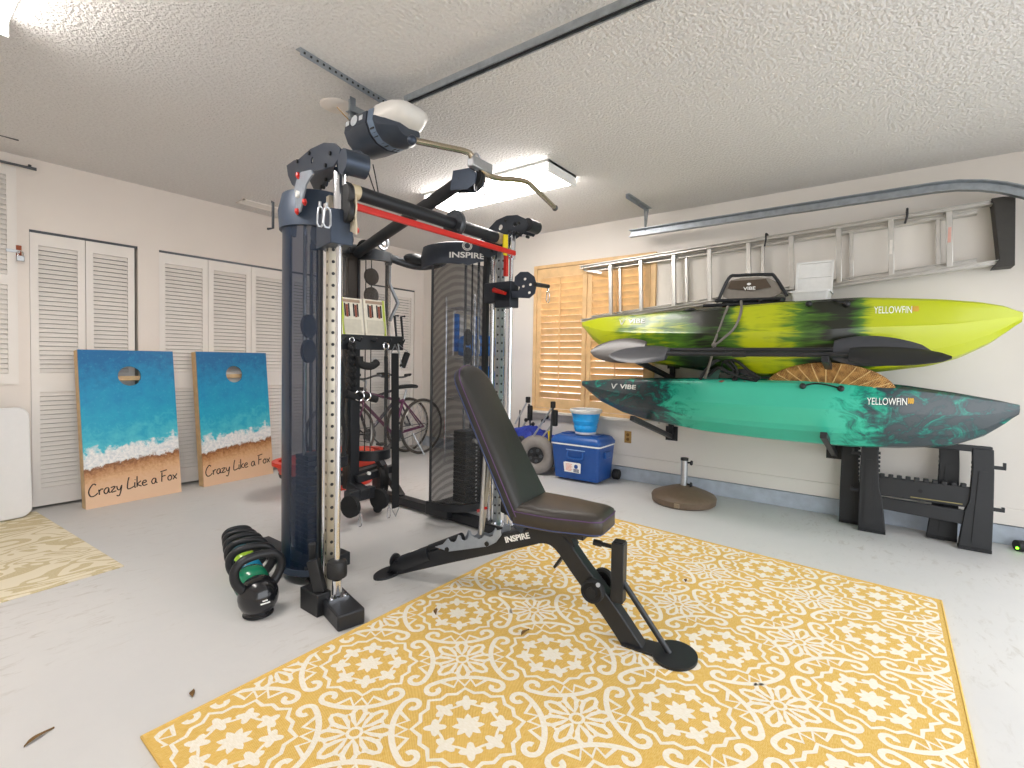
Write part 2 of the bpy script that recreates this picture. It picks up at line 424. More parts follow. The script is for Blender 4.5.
fixture(p.x-.32, p.x+.04, p.y-1.0, p.y+.22, 'white fluorescent ceiling light cut by the top left corner of the photo', LAMP)

# power outlet
p = onX(628, 437, XW)
o = thing('power_outlet', 'tan wall outlet with two sockets right of the blue cooler', 'outlet', (XW, p.y, p.z-.06))
MB().box((XW-.006, p.y-.036, p.z-.058), (XW, p.y+.036, p.z+.058)).build('cover_plate', M['tan'], o, bevel=.003)
for dz in (-.022, .022):
    s = MB().lathe([(0, .003), (.015, .003), (.016, 0)], (XW-.006, p.y, p.z+dz), (-1, 0, 0), 18).build('socket', mat('brown_socket', '#7a5526', .5), o)

# garage door track on the right
TX = 4.25
p1 = onX(630, 234, TX); zt = p1.z
path = [(TX, p1.y, zt), (TX, -.2, zt)]
for i in range(1, 13):
    a = i/12*PI/2; path.append((TX, -.2-.85*math.sin(a), zt-.85+.85*math.cos(a)))
path.append((TX, -1.05, 0.02))
o = thing('garage_door_track', 'galvanised garage door track running high along the kayak wall and curving down at the right', 'track', (TX, p1.y, zt))
def ctrack(mb, path, pr, side=(1, 0, 0)):
    rings = []
    for i, p in enumerate(path):
        p = V(p); t = (V(path[min(i+1, len(path)-1)])-V(path[max(i-1, 0)])).normalized(); sd = V(side); u = t.cross(sd).normalized()
        rings.append([p+sd*a+u*b for a, b in pr])
    mb.loft(rings, cap=True)
cpr = [(.02, .032), (-.028, .032), (-.028, .026), (-.006, .026), (.014, .022), (.014, -.022), (-.006, -.026), (-.028, -.026), (-.028, -.032), (.02, -.032)]
m = MB(); ctrack(m, path, cpr); m.build('rail', M['galv'], o, smooth=40)
a = onZ(623, 193, HC-.02)
m = MB().box((TX-.42, a.y-.016, HC-.004), (TX+.06, a.y+.016, HC)).box((TX-.42, a.y+.013, HC-.035), (TX+.06, a.y+.016, HC)).build('ceiling_angle', M['galv'], o)
for dx in (.0, .07):
    m = MB().bar((TX-.06+dx, a.y, HC-.01), (TX+.01, a.y+.02, zt+.01), .03, .004, (0, 1, 0)).build('hanging_strap', M['galv'], o)
m = MB().box((TX+.02, -1.07, 1.0), (XW, -1.04, 1.04)).build('flag_bracket', M['galv'], o)

# garage door opener: dark motor head with a bulging lens, hung from perforated angle, with its rail
c0 = V((1.60, 2.06, 2.27)); RX = 1.70; RZ = 2.44
o = thing('garage_door_opener', 'dark grey garage door opener with a frosted lens hanging from the ceiling', 'door opener', (RX, 2.0, RZ))
def sect(s, sz=1.): return [(x*s*.8, z*sz*.74) for x, z in ((-.155, .075), (-.165, -.005), (-.135, -.075), (-.085, -.118), (.0, -.135), (.085, -.118), (.135, -.075), (.165, -.005), (.155, .075), (.08, .1), (-.08, .1))]
oc = V((1.655, 2.15, 2.325))
def ring(y, s, dz=0, sz=None): return [(oc.x+a, y, oc.z+b+dz) for a, b in sect(s, s if sz is None else sz)]
MB().loft([ring(2.31, .8), ring(2.295, .93), ring(2.2, 1.0), ring(2.105, 1.0)]).build('housing', mat('opener_dark_plastic', '#3a414c', .35, .1), o, smooth=30)
MB().loft([ring(2.105, .955), ring(2.09, .955)]).build('seam', M['blackplastic'], o, smooth=30)
MB().loft([ring(2.09, 1.0), ring(2.05, .99)]).build('trim_band', mat('opener_blue_grey_band', '#76879c', .35, .3), o, smooth=30)
MB().loft([ring(2.05, .975), ring(2.02, .93, -.028, .72), ring(1.97, .8, -.04, .5), ring(1.93, .55, -.045, .32)]).build('belly', bpy.data.materials['opener_dark_plastic'], o, smooth=30)
m = MB()
for j in range(14):
    a = PI*1.12+j*.062*PI; x = .15*math.cos(a); z = .118*math.sin(a)-.005
    m.box((oc.x+x*.82-.004, 2.055, oc.z+z*.76-.004), (oc.x+x*.82+.004, 2.085, oc.z+z*.76+.004))
m.build('vent_slots', M['blackplastic'], o)
MB().loft([ring(2.05, .95, .022, .80), ring(2.0, .93, .026, .76), ring(1.94, .85, .03, .68), ring(1.895, .68, .034, .52), ring(1.875, .4, .036, .3)]).build('light_lens', mat('frosted_lens', '#d8d5cf', .35, var=.02), o, smooth=60)
# round control label on the left facet
fo = V((oc.x-.1295, 2.2, oc.z+.03)); LM = frame(fo, (0, -1, 0), (.117, 0, .99), (-.99, 0, .117))
m = MB(LM); m.prism(circ((0, 0), .027, 28), (0, 0, 0), (1, 0, 0), (0, 1, 0), (0, 0, .002)); m.box((-.07, -.012, 0), (-.042, .012, .0015)).box((.042, -.012, 0), (.07, .012, .0015)); m.build('label', mat('opener_label', '#c9ced2', .4), o)
# hanging ironwork
a = onZ(298, 48, HC); b = onZ(378, 97, HC)
dirn = (b-a).normalized(); b2 = b+dirn*.25
m = MB().bar(a+V((0, 0, -.0015)), b2+V((0, 0, -.0015)), .034, .003).bar(a+V((0, 0, -.017))+V((dirn.y, -dirn.x, 0))*.016, b2+V((0, 0, -.017))+V((dirn.y, -dirn.x, 0))*.016, .003, .034)
m.mi = 1
for i in range(22):
    q = a+dirn*(.02+i*.034)+V((dirn.y, -dirn.x, 0))*.0185+V((0, 0, -.018)); m.box(q-V((.004, .004, .004)), q+V((.004, .004, .004)))
m.build('angle_iron', [M['galv'], M['blackplastic']], o, smooth=0)
q = V((oc.x+.0, 2.27, HC)); q0 = onZ(357, 84, HC-.01)
for dx in (0, .2):
    MB().bar((q.x-.09+dx, q.y, HC-.03), (q.x-.09+dx, q.y, oc.z+.08), .034, .003, (0, 1, 0)).box((q.x-.092+dx, q.y, HC-.03), (q.x-.088+dx, q.y+.034, oc.z+.08)).build('hanging_strap', M['galv'], o, smooth=0)
MB().bar((q.x-.12, q.y, oc.z+.105), (q.x+.16, q.y, oc.z+.105), .036, .004).bar((q.x-.12, q.y-.018, oc.z+.12), (q.x+.16, q.y-.018, oc.z+.12), .004, .03).build('mounting_bracket', M['galv'], o, smooth=0)
ry = [(RX, 2.12, RZ+.03), (RX, YF+.05, RZ-.02)]
m = MB(); m.bar((RX-.016, 2.0, RZ+.03), (RX-.016, YF+.02, RZ-.02), .008, .03).bar((RX+.016, 2.0, RZ+.03), (RX+.016, YF+.02, RZ-.02), .008, .03); m.build('rail', M['galv'], o, smooth=0)
m = MB(); m.bar((RX, 2.0, RZ+.026), (RX, YF+.02, RZ-.024), .018, .01); m.build('drive_belt', M['rubber'], o, smooth=0)
pts = [(oc.x+.02, 2.3, oc.z-.125), (oc.x+.0, 2.25, oc.z-.19), (oc.x+.045, 2.25, oc.z-.28), (oc.x+.06, 2.24, oc.z-.31), (oc.x+.05, 2.25, oc.z-.22), (oc.x+.04, 2.27, oc.z-.12)]
MB().tube(smoothpath(pts, 5), .0035, 6).build('hanging_wire', M['rubber'], o)
# ================================================================== FUNCTIONAL TRAINER
FL = V((1.28, 1.95, 0)); FR = V((2.53, 1.95, 0))
DL = V((.22, 1, 0)).normalized(); DR = V((0.02, 1, 0)).normalized()
CB = V((2.13, 3.10, 0))                                     # rear centre column
TR = thing('functional_trainer', 'tall black cable trainer with two weight towers, silver uprights and a red bar', 'gym machine', (1.9, 2.4, 0))
def part(mb, name, m, parent=None, **k): return mb.build(name, m, parent or TR, **k)
RL = FL+V((.42, 1.16, 0)); RR = FR+DR*1.38
# base rails with wide foot blocks
for A, B, D in ((FL, RL, DL), (FR, RR, DR)):
    m = MB().bar(A-D*.17+V((0, 0, .035)), A+D*.16+V((0, 0, .035)), .12, .07); part(m, 'foot_block', M['black'], bevel=.008)
    m = MB().bar(A+D*.14+V((0, 0, .04)), B+V((0, 0, .04)), .075, .06); part(m, 'base_rail', M['black'], bevel=.004)
    m = MB().bar(A-D*.03+V((0, 0, .073)), A+D*.1+V((0, 0, .073)), .09, .008)
    for a, b in ((-.02, .03), (-.02, -.03), (.08, .03), (.08, -.03)): q = A+D*a+V((D.y, -D.x, 0))*b; m.cyl(q+V((0, 0, .07)), q+V((0, 0, .086)), .008, seg=8)
    part(m, 'base_plate', M['chrome'])
# rear crossmember, raised
m = MB().bar(RL+V((0, 0, .24)), RR+V((0, 0, .24)), .06, .07); part(m, 'rear_crossmember', M['black'], bevel=.004)
for B, s in ((RL, 1), (RR, -1)):
    part(MB().bar(B+V((0, 0, .04)), B+V((s*.0, 0, .25)), .06, .06), 'rear_leg', M['black'])
    part(MB().bar(B-V((0, .3, -.06)), B+V((s*.0, 0, .33)), .05, .05), 'gusset', M['black'])
# uprights per side
def side(A, D, sgn, ztop=1.88):
    P = lambda a, z, b=0: A+D*a+V((D.y, -D.x, 0))*b+V((0, 0, z))
    part(MB().cyl(P(0, .08), P(0, 2.0), .0135, seg=20), 'guide_rod', M['chrome'])
    c = MB().lathe([(.014, .16), (.042, .165), (.044, .175), (.044, .225), (.04, .235), (.014, .24)], A, seg=24); part(c, 'stop_collar', M['blackplastic'])
    c = MB().lathe([(.013, .08), (.022, .085), (.022, .15), (.013, .16)], A, seg=20); part(c, 'rod_ferrule', M['chrome'])
    m = MB().bar(P(.088, .07), P(.088, ztop), .04, .038, D); m.mi = 1
    for i in range(32):
        z = .14+i*.0535
        if z < 1.85:
            a = P(.068, z); m.cyl(a-D*.001, a+D*.004, .0075, seg=10)
            a = P(.088, z, -.0205); m.cyl(a, a+V((D.y, -D.x, 0))*.004, .0075, seg=10)
    part(m, 'perforated_upright', [mat('zinc_upright', '#b0a898', .38, .7, var=.12, vs=8) if sgn > 0 else M['galv'], M['blackplastic']])
    part(MB().cyl(P(.15, .07), P(.15, 1.86), .017, seg=18), 'chrome_tube', M['chrome'])
    part(MB().bar(P(.21, .06), P(.21, 1.86), .03, .03, D), 'rear_upright', M['black'])
    return P
PL_ = side(FL, DL, 1); PR_ = side(FR, DR, -1)
part(MB().bar(FL+V((-.05, .02, .05)), FL+V((-.05, .16, .05)), .07, .1).bar(FL+V((-.05, .05, .1)), FL+V((-.07, .08, .24)), .035, .05).bar(FL+V((-.02, .16, .08)), FL+V((-.05, .12, .3)), .03, .02), 'lower_stop', M['blackplastic'], bevel=.004)

# carriages riding on the uprights
cb = PL_(.05, 1.76)
part(MB().bar(PL_(-.035, 1.72), PL_(.15, 1.72), .1, .15), 'carriage_block', M['slate'], bevel=.004)
m = MB().bar(PR_(-.03, 1.59), PR_(.19, 1.59), .09, .13).bar(PR_(-.03, 1.55), PR_(.1, 1.55), .09, .12)
part(m, 'carriage_block', mat('blue_black_coat', '#2b303a', .4, .2), bevel=.004)
m = MB(); q = PR_(.1, 1.605, -.052); q2 = PR_(.0, 1.575, -.052)
m.tube([q, (q+q2)/2, q2], [.017, .014, .01], 12); part(m, 'red_lever', M['red'])
# cable swivel disc on the right carriage, towards the window
m = MB(); pc = PR_(-.15, 1.62, .0)
outer = [(-.06, .015), (-.055, .06), (-.02, .09), (.03, .09), (.07, .06), (.085, .01), (.075, -.045), (.04, -.075), (-.07, -.07), (-.075, -.03), (-.03, -.028), (-.022, -.005)]
m.plateholes(outer, [circ((.01, .045), .009, 10), circ((.045, .01), .009, 10), (circ((.0, .0), .009, 10)), circ((.04, -.04), .009, 10)], pc+V((.0, .05, 0)), (.45, -.89, 0), (0, 0, 1), V((.012, .006, 0)))
part(m, 'swivel_plate', mat('blue_black_plate', '#2f3541', .4, .3))
def carabiner(mb, p, L=.07, w=.016, ax=(1, 0, 0), r=.0035):
    p = V(p); a = V(ax).normalized()
    mb.tube([p+V((0, 0, 0)), p+a*w*.8-V((0, 0, L*.12)), p+a*w-V((0, 0, L*.35)), p+a*w-V((0, 0, L*.85)), p+a*w*.5-V((0, 0, L)), p-a*w*.5-V((0, 0, L)), p-a*w-V((0, 0, L*.85)), p-a*w*.7-V((0, 0, L*.35)), p-a*w*.5-V((0, 0, L*.1))], r, 8, closed=True)
    mb.cyl(p+V((0, 0, 0)), p+V((0, 0, .018)), .006, seg=8)
m = MB(); e = onY(548, 291, 1.82); m.cyl(pc+V((.03, -.02, .01)), e+V((0, 0, .03)), .014, seg=12); part(m, 'cable_ball', M['blackplastic'])
m = MB(); carabiner(m, e, .075, .018); part(m, 'carabiner', M['chrome'])

# top bracket plates: outline read in the plane of the left tower
oL = FL
def pol(pts, o, e): return [onP(a, b, (o.x, o.y), (e[0], e[1])) for a, b in pts]
LP = pol([(296.5, 168), (304, 163), (309, 162), (321, 152), (335, 146), (346, 146.5), (352, 152), (350, 162), (345, 169), (333, 172.5), (321, 174), (312, 180), (306, 190), (302, 187), (298, 178)], FL, DL)
def plates(P0, D, poly, hs, offs, name='top_bracket_plate', m=M['slate']):
    n = V((D.y, -D.x, 0))
    for b in offs:
        m_ = MB(); m_.plateholes(poly, hs, P0+n*b, D, (0, 0, 1), n*.007); pp = part(m_, name, m)
        for (u, z) in bolts(poly): q = P0+D*u+n*(b-.008)+V((0, 0, z)); MB().cyl(q, q+n*.022, .009, seg=10).build('bolt', M['blackplastic'], pp)
def bolts(poly):
    c = V((sum(p[0] for p in poly)/len(poly), sum(p[1] for p in poly)/len(poly)))
    return [((V(poly[i])*.72+c*.28).x, (V(poly[i])*.72+c*.28).y) for i in (1, 3, 6, 8, 11, 12)]
cL = (sum(p[0] for p in LP)/len(LP), sum(p[1] for p in LP)/len(LP))
plates(FL, DL, LP, [circ((cL[0]-.03, cL[1]+.012), .016, 12), circ((cL[0]+.1, cL[1]-.03), .02, 12)], (-.05, .06))
RPz = [(-.18, 1.995), (-.16, 2.04), (-.09, 2.075), (.0, 2.085), (.09, 2.07), (.17, 2.02), (.25, 1.94), (.24, 1.88), (.16, 1.84), (.09, 1.85), (.04, 1.95), (-.05, 1.985), (-.14, 1.955)]
RPz = [(a*.95, b-.02) for a, b in RPz]
plates(FR, DR, RPz, [circ((.05, 2.0), .018, 12), circ((-.07, 2.0), .015, 12)], (-.055, .05), m=mat('charcoal_plate', '#343a43', .4, .3))
# spacer pulleys / nose tubes at bracket tips
a = pol([(357, 162)], FL, DL)[0]; q = FL+DL*(a[0]+.03)+V((0, 0, a[1]))
m = MB().lathe([(.0, -.05), (.05, -.05), (.05, .05), (.0, .05)], q, V((DL.y, -DL.x, 0)), 24); part(m, 'top_pulley', M['slate'])
part(MB().lathe([(.0, -.05), (.04, -.05), (.04, .05), (.0, .05)], FR+DR*-.16+V((0, 0, 1.985)), V((1, 0, 0)), 24), 'top_pulley', M['black'])
# thick sleeves under brackets
for P0 in (FL, FR): part(MB().lathe([(.014, 1.80), (.026, 1.8), (.026, 1.98), (.014, 1.98)], P0, seg=22), 'rod_sleeve', M['chrome'])
# bar hooks and catches of the left tower
n = V((DL.y, -DL.x, 0))
HK = pol([(317, 176), (327, 174), (329, 178), (322, 188), (319, 200), (316, 214), (312, 218), (310, 206), (310, 192), (313, 181)], FL, DL)
part(MB().prism(HK, FL-n*.075, DL, (0, 0, 1), n*.008), 'bar_hook', M['silverpaint'])
part(MB().lathe([(0, 0), (.016, 0), (.016, .012), (0, .012)], FL+DL*pol([(315, 198)], FL, DL)[0][0]+V((0, 0, pol([(315, 198)], FL, DL)[0][1]))-n*.088, n, 20), 'hook_cap', M['whiteplastic'])
HK2 = pol([(338, 192), (344, 189), (347, 193), (348, 204), (347, 214), (348, 222), (348, 233), (341, 229), (336, 222), (335, 212), (338, 206), (336, 199)], FL, DL)
part(MB().prism(HK2, FL+n*.035, DL, (0, 0, 1), n*.007), 'cam_plate', mat('cam_plate_nickel', '#d9cdb4', .35, .4))
part(MB().lathe([(0, 0), (.045, 0), (.05, .006), (.05, .022), (.045, .028), (0, .028)], FL+V((0, 0, 0))+DL*(HK2[3][0]+.05)+n*.005+V((0, 0, 1.86)), n, 24).lathe([(0, 0), (.045, 0), (.05, .006), (.05, .022), (.045, .028), (0, .028)], FL+DL*(HK2[3][0]+.05)+n*.005+V((0, 0, 1.79)), n, 24), 'cable_pulley', M['blackplastic'])
def redbit(px, py, o, r=.012, L=.03): q = onP(px, py, (FL.x, FL.y), (DL.x, DL.y)); p = FL+DL*q[0]+V((0, 0, q[1]))-n*.08; return MB().lathe([(0, -L/2), (r*.7, -L/2), (r, 0), (r*.3, L/2), (0, L/2)], p, (.2, .1, -1), 12)
for px, py in ((314, 215), (315, 180), (322, 206)): part(redbit(px, py, 0), 'red_grip', M['red'])
part(MB().sphere(FL+V((.07, -.02, 1.725)), .017, 14), 'red_knob', M['red'])
m = MB(); q = onP(327, 207, (FL.x, FL.y-.05), (1, 0)); carabiner(m, (FL.x+q[0], FL.y-.05, q[1]), .085, .017, (1, 0, 0), .0045); part(m, 'carabiner', M['steel'])
m = MB(); q = onP(320, 206, (FL.x-.04, FL.y-.03), (1, 0)); carabiner(m, (FL.x-.04+q[0], FL.y-.03, q[1]), .085, .013, (1, 0, 0), .004); part(m, 'carabiner', M['steel'])
# yellow and red catches of the right tower
q = onY(506, 243, 1.9); part(MB().prism([(-.02, .05), (.02, .055), (.022, -.01), (.016, -.075), (-.016, -.075), (-.024, -.02)], q, (1, 0, 0), (0, 0, 1), (0, .01, 0)), 'yellow_catch', M['yellow'], bevel=.002)
q = onY(506, 262, 1.95); part(MB().box(q-V((.012, .01, .09)), q+V((.012, .01, .04))), 'red_catch', M['red'])

# crossbar with end stickers, red bar
a = V((FL.x+.02, 1.97, 1.908)); b = V((FR.x-.06, 1.97, 1.915))
part(MB().cyl(a, b, .034, seg=24), 'pull_up_bar', M['black'])
for s, e_ in ((a+(b-a)*.035, a+(b-a)*.075), (a+(b-a)*.93, a+(b-a)*.975)): part(MB().cyl(s, e_, .0346, seg=24), 'bar_sticker', mat('foil_sticker', '#d8c7a4', .3))
p = a+(b-a)*.62
m = MB().lathe([(.034, -.018), (.072, -.018), (.078, -.01), (.078, .01), (.072, .018), (.034, .018)], p, (b-a), 28)
for i in range(8): t = i*PI/4; m.sphere(p+V((.0, math.cos(t)*.06, math.sin(t)*.06))-(b-a).normalized()*.02, .007, 8)
part(m, 'swivel_ring', M['darksteel'])
a = V((FL.x+.03, 1.9, 1.82)); b = V((FR.x-.03, 1.9, 1.826))
part(MB().bar(a, b, .022, .032), 'red_bar', M['red'], bevel=.006)
# boom carrying the lat pulley
a = CB+V((.02, -.05, 1.90)); b = V((1.90, 1.78, 2.085))
part(MB().cyl(a, b, .036, seg=22), 'boom', M['black'])
for dx in (-.03, .03): m = MB().prism([(-.07, -.05), (.05, -.07), (.1, -.05), (.11, .0), (.06, .035), (-.05, .045)], b+V((dx-.004, 0, 0)), (0, -1, 0), (0, 0, 1), (.008, 0, 0)); part(m, 'pulley_cheek', M['slate'])
part(MB().lathe([(0, -.013), (.058, -.013), (.048, 0), (.058, .013), (0, .013)], b+V((0, -.07, -.005)), (1, 0, 0), 26), 'lat_pulley', M['rubber'])
lk = b+V((0.01, -.12, .04))
part(MB().cyl(b+V((0, -.1, .03)), lk+V((0, -.0, -.06)), .003, seg=6), 'lat_cable', M['rubber'])
for dx in (-.015, .055): m = MB(); carabiner(m, b+V((dx, -.09, -.0)), .08, .013, (1, .3, 0), .004); part(m, 'carabiner', M['chrome'])

# rear centre column and its pulleys
part(MB().bar(CB+V((0, 0, .2)), CB+V((0, 0, 1.95)), .075, .06, (0, 1, 0)), 'centre_column', mat('bronze_black', '#3b3530', .4, .3), bevel=.004)
part(MB().bar(CB+V((0.0, -.05, .05)), CB+V((0, -.05, 1.24)), .075, .04, (0, 1, 0)), 'column_sleeve', M['black'], bevel=.004)
for dx, dz, r in ((-.13, 1.955, .06), (.03, 1.93, .055)): part(MB().lathe([(0, -.016), (r, -.016), (r*.8, 0), (r, .016), (0, .016)], CB+V((dx, -.12, dz)), (1, .35, 0), 24), 'column_pulley', M['rubber'])
q = onP(383, 243, (CB.x, CB.y-.1), (1, 0)); q = V((CB.x+q[0], CB.y-.1, q[1]))
m = MB().torus(q, (0, -1, 0), .045, .012, 28, 8); m.lathe([(0, -.01), (.018, -.01), (.018, .01), (0, .01)], q, (0, 1, 0), 14); part(m, 'chrome_pulley', M['steel'])
# curved rear arm to the right tower
rp = V((2.62, 2.62, 1.93))
m = MB().tube(smoothpath([CB+V((-.1, -.05, 1.92)), CB+V((.15, -.06, 1.93)), CB+V((.42, -.2, 1.86)), CB+V((.50, -.4, 1.87)), rp], 5), .03, 14); part(m, 'rear_arm', M['darksteel'])
m = MB().sphere(CB+V((.40, -.24, 1.9)), .09, 18, (1.2, .7, .45)); part(m, 'arm_cap', M['black'])
part(MB().tube(smoothpath([CB+V((-.1, -.05, 1.92)), CB+V((-.35, -.15, 1.9)), V((1.55, 2.57, 1.9))], 5), .03, 12), 'rear_arm', M['darksteel'])

# see-through shrouds beside the rear column
k = NT('smoked_shroud'); k.base(lin('#5a554f')); k.b.inputs['Roughness'].default_value = .25; k.b.inputs['Alpha'].default_value = .32; M['smoke'] = k.m
k = NT('blue_smoked_mesh'); k.base(lin('#15253a')); k.b.inputs['Roughness'].default_value = .28
co = k.coord(); k.b.inputs['Alpha'].default_value = .8; M['bluesmoke'] = k.m
k = NT('perforated_black_mesh'); sx = k.sep(k.coord('UV')); k.base(lin('#17181a')); k.b.inputs['Roughness'].default_value = .5
cc = k.coord(); wv = k.n('ShaderNodeTexWave', wave_type='BANDS', bands_direction='DIAGONAL'); k.l(k.mapping(cc, (1.4, 1.1, 1.)), wv.inputs[0]); wv.inputs['Scale'].default_value = 12; wv.inputs['Distortion'].default_value = 3.5; wv.inputs['Detail Scale'].default_value = .4
k.l(k.ramp(wv.outputs['Fac'], [(.25, (.7, .7, .7)), (.75, (.8, .8, .8))]), k.b.inputs['Alpha']); M['mesh'] = k.m
def halfshroud(c, r, a0, a1, z0, z1, m, name='shroud', n=18, t=.004, sy=1.):
    o = MB(); ri = [(c.x+(r)*math.cos(a0+(a1-a0)*i/n), c.y+sy*r*math.sin(a0+(a1-a0)*i/n)) for i in range(n+1)]
    for i in range(n):
        a, b = ri[i], ri[i+1]; v = [o._v((a[0], a[1], z0)), o._v((b[0], b[1], z0)), o._v((b[0], b[1], z1)), o._v((a[0], a[1], z1))]; o.f(v)
    return part(o, name, m, double=.0005, smooth=60)
def rim(c, r, a0, a1, z, h, m, name, n=18, t=.03, sy=1.):
    o = MB(); pts = [V((c.x+r*math.cos(a0+(a1-a0)*i/n), c.y+sy*r*math.sin(a0+(a1-a0)*i/n), z)) for i in range(n+1)]
    rings = []
    for i, p in enumerate(pts):
        d = (V((p.x-c.x, p.y-c.y, 0))).normalized(); rings.append([p+d*.008, p-d*t, p-d*t+V((0, 0, h)), p+d*.008+V((0, 0, h))])
    o.loft(rings); return part(o, name, m)
for c, a0, a1 in ((CB+V((.18, -.02, 0)), PI*1.02, PI*1.98), (CB+V((-.19, -.02, 0)), PI*1.02, PI*1.98)):
    halfshroud(c, .13, a0, a1, .42, 1.88, M['smoke'], 'clear_shroud')
    rim(c, .13, a0, a1, 1.86, .07, M['darksteel'], 'shroud_cap'); rim(c, .13, a0, a1, .40, .07, M['black'], 'shroud_foot')
    for s in (-.125, .125): part(MB().bar(c+V((s, .0, .4)), c+V((s, 0, 1.9)), .016, .016), 'shroud_edge', M['darksteel'])
    for z in (1.62, 1.76): part(MB().lathe([(0, -.008), (.062, -.008), (.062, .008), (0, .008)], c+V((.0, .02, z)), (0, 1, 0), 26), 'pulley_disc', mat('bronze_pulley', '#453c34', .5))
    part(MB().cyl(c+V((0, .02, .45)), c+V((0, .02, 1.9)), .004, seg=6).cyl(c+V((-.05, .02, .45)), c+V((-.05, .02, 1.9)), .004, seg=6), 'shroud_cable', M['rubber'])
q0 = CB+V((.315, -.02, 0))
part(MB().tube([q0+V((0, -.02, 1.9)), q0+V((0, -.02, 1.72)), q0+V((.07, -.04, 1.58)), q0+V((.0, -.03, 1.44))], .014, 10), 'bent_handle', M['galv'])
# low pulleys
lp = V((2.12, 3.0, .26))
part(MB().bar(lp+V((-.12, -.06, -.07)), lp+V((.1, -.06, -.07)), .07, .08).bar(lp+V((0, .06, -.03)), lp+V((0, -.1, -.07)), .08, .08), 'low_pulley_bracket', M['black'], bevel=.006)
for dx in (-.13, .11):
    part(MB().lathe([(0, -.016), (.03, -.018), (.075, -.016), (.062, 0), (.075, .016), (.03, .018), (0, .016)], lp+V((dx, -.12, -.12)), (1, .25, 0), 26), 'low_pulley', M['rubber'])
    m = MB(); carabiner(m, lp+V((dx+.02, -.2, -.17)), .075, .014, (1, 0, 0), .004); part(m, 'carabiner', M['chrome'])
part(MB().bar(lp+V((.0, .0, .02)), lp+V((.34, -.02, .06)), .05, .05), 'side_arm', M['black'], bevel=.004)
q = onY(382, 478, 2.98)
part(MB().lathe([(0, -.03), (.03, -.035), (.095, -.03), (.08, -.01), (.08, .01), (.1, .03), (.03, .035), (0, .03)], q, (1, -.5, 0), 30), 'cable_drum', M['rubber'])
part(MB().lathe([(0, 0), (.012, 0), (.012, .02), (.0, .02)], onY(368, 473, 2.95), (0, -1, 0), 14), 'selector_button', M['whiteplastic'])
m = MB(); carabiner(m, onY(385, 489, 2.95), .085, .014, (1, 0, 0), .004); part(m, 'carabiner', M['chrome'])
q = onY(378, 490, 2.98); part(MB().cyl(q, V((q.x, q.y, .05)), .01, seg=10), 'drop_rod', M['steel'])
part(MB().sphere((q.x, q.y, .04), .035, 14), 'rod_foot', M['blackplastic'])

# weight towers
def tower(c, sx, name_lab, shroud_m, a_list, zb=.1, zt_=1.86, r=.23, sy=1.1):
    for (a0, a1) in a_list: halfshroud(c, r, a0, a1, zb, zt_, shroud_m, 'mesh_shroud', 22, sy=sy)
    for (a0, a1) in a_list:
        for a in (a0, a1): q = c+V((r*math.cos(a), sy*r*math.sin(a), 0)); part(MB().cyl(q+V((0, 0, zb)), q+V((0, 0, zt_)), .009, seg=8), 'shroud_edge', M['black'])
    # stack
    if sx > 0: c = c+V((.03, -.1, 0))
    tc = c
    st = MB()
    for i in range(19):
        z = .13+i*.027
        hw = .11 if sx > 0 else .085; st.box((c.x-hw, c.y-.06, z), (c.x+hw, c.y+.06, z+.024))
    s_ = part(st, 'weight_stack', M['black'], bevel=.002)
    tk = MB()
    for i in range(19): tk.box((c.x-.004, c.y-.0625, .137+i*.027), (c.x+.012, c.y-.06, .147+i*.027))
    tk.build('stack_marks', M['white'], s_, smooth=0)
    MB().lathe([(0, 0), (.017, 0), (.017, .03), (0, .03)], (c.x-.03, c.y-.06, .57), (0, -1, 0), 18).build('selector_pin', M['whiteplastic'], s_)
    for dx in (-.07, .07): part(MB().cyl((c.x+dx, c.y, .1), (c.x+dx, c.y, 1.88), .01, seg=10), 'stack_rod', M['chrome'])
    part(MB().cyl((c.x, c.y, .65), (c.x, c.y, 1.86), .006, seg=8), 'stack_cable', M['rubber'])
    for z in (1.18, 1.31): part(MB().lathe([(0, -.008), (.06, -.008), (.06, .008), (0, .008)], (c.x-.06, c.y-.02, z), (.5, -1, 0), 24), 'pulley_disc', M['rubber'])
TL = V((1.455, 2.41, 0)); TRc = V((2.65, 2.52, 0))
tower(TL, -1, '', M['bluesmoke'], [(PI*.62, PI*1.42)], .07, 1.80, .17, 1.0)
tower(TRc, 1, '', M['mesh'], [(PI*.98, PI*1.45), (PI*1.56, PI*1.86)], .1, 1.80, .25)
def capband(c, a0, a1, z0, z1, m, r0=.235, r1=.25, sy=1.1, lid=True, n=30, arches=True):
    o = MB(); A = [a0+(a1-a0)*i/n for i in range(n+1)]; bo = []
    for i, a in enumerate(A):
        zz = z0
        if arches: zz = z0+(.045*abs(math.sin(2.5*PI*i/n))*(1 if n*.36 < i < n*.84 else .3))
        d = V((math.cos(a), sy*math.sin(a), 0))
        bo.append([c+d*r1+V((0, 0, zz)), c+d*(r1+.006)+V((0, 0, (z0+z1)/2)), c+d*(r1-.012)+V((0, 0, z1-.01)), c+d*(r1-.04)+V((0, 0, z1)), c+d*.02+V((0, 0, z1)), c+d*.02+V((0, 0, z1-.01)), c+d*(r1-.03)+V((0, 0, z1-.02)), c+d*r0*.96+V((0, 0, zz))])
    o.loft(bo); return part(o, 'tower_cap', m, smooth=50)
M['cap'] = mat('blue_grey_cap', '#3e4a5b', .4, .15, bump=.05, bs=500)
capband(TL, PI*.55, PI*1.5, 1.80, 1.985, M['cap'], arches=False, r0=.175, r1=.185, sy=1.0)
tcap = capband(TRc, PI*.85, PI*1.95, 1.79, 1.955, r0=.262, r1=.275, m= mat('charcoal_cap', '#333a46', .42, .1))
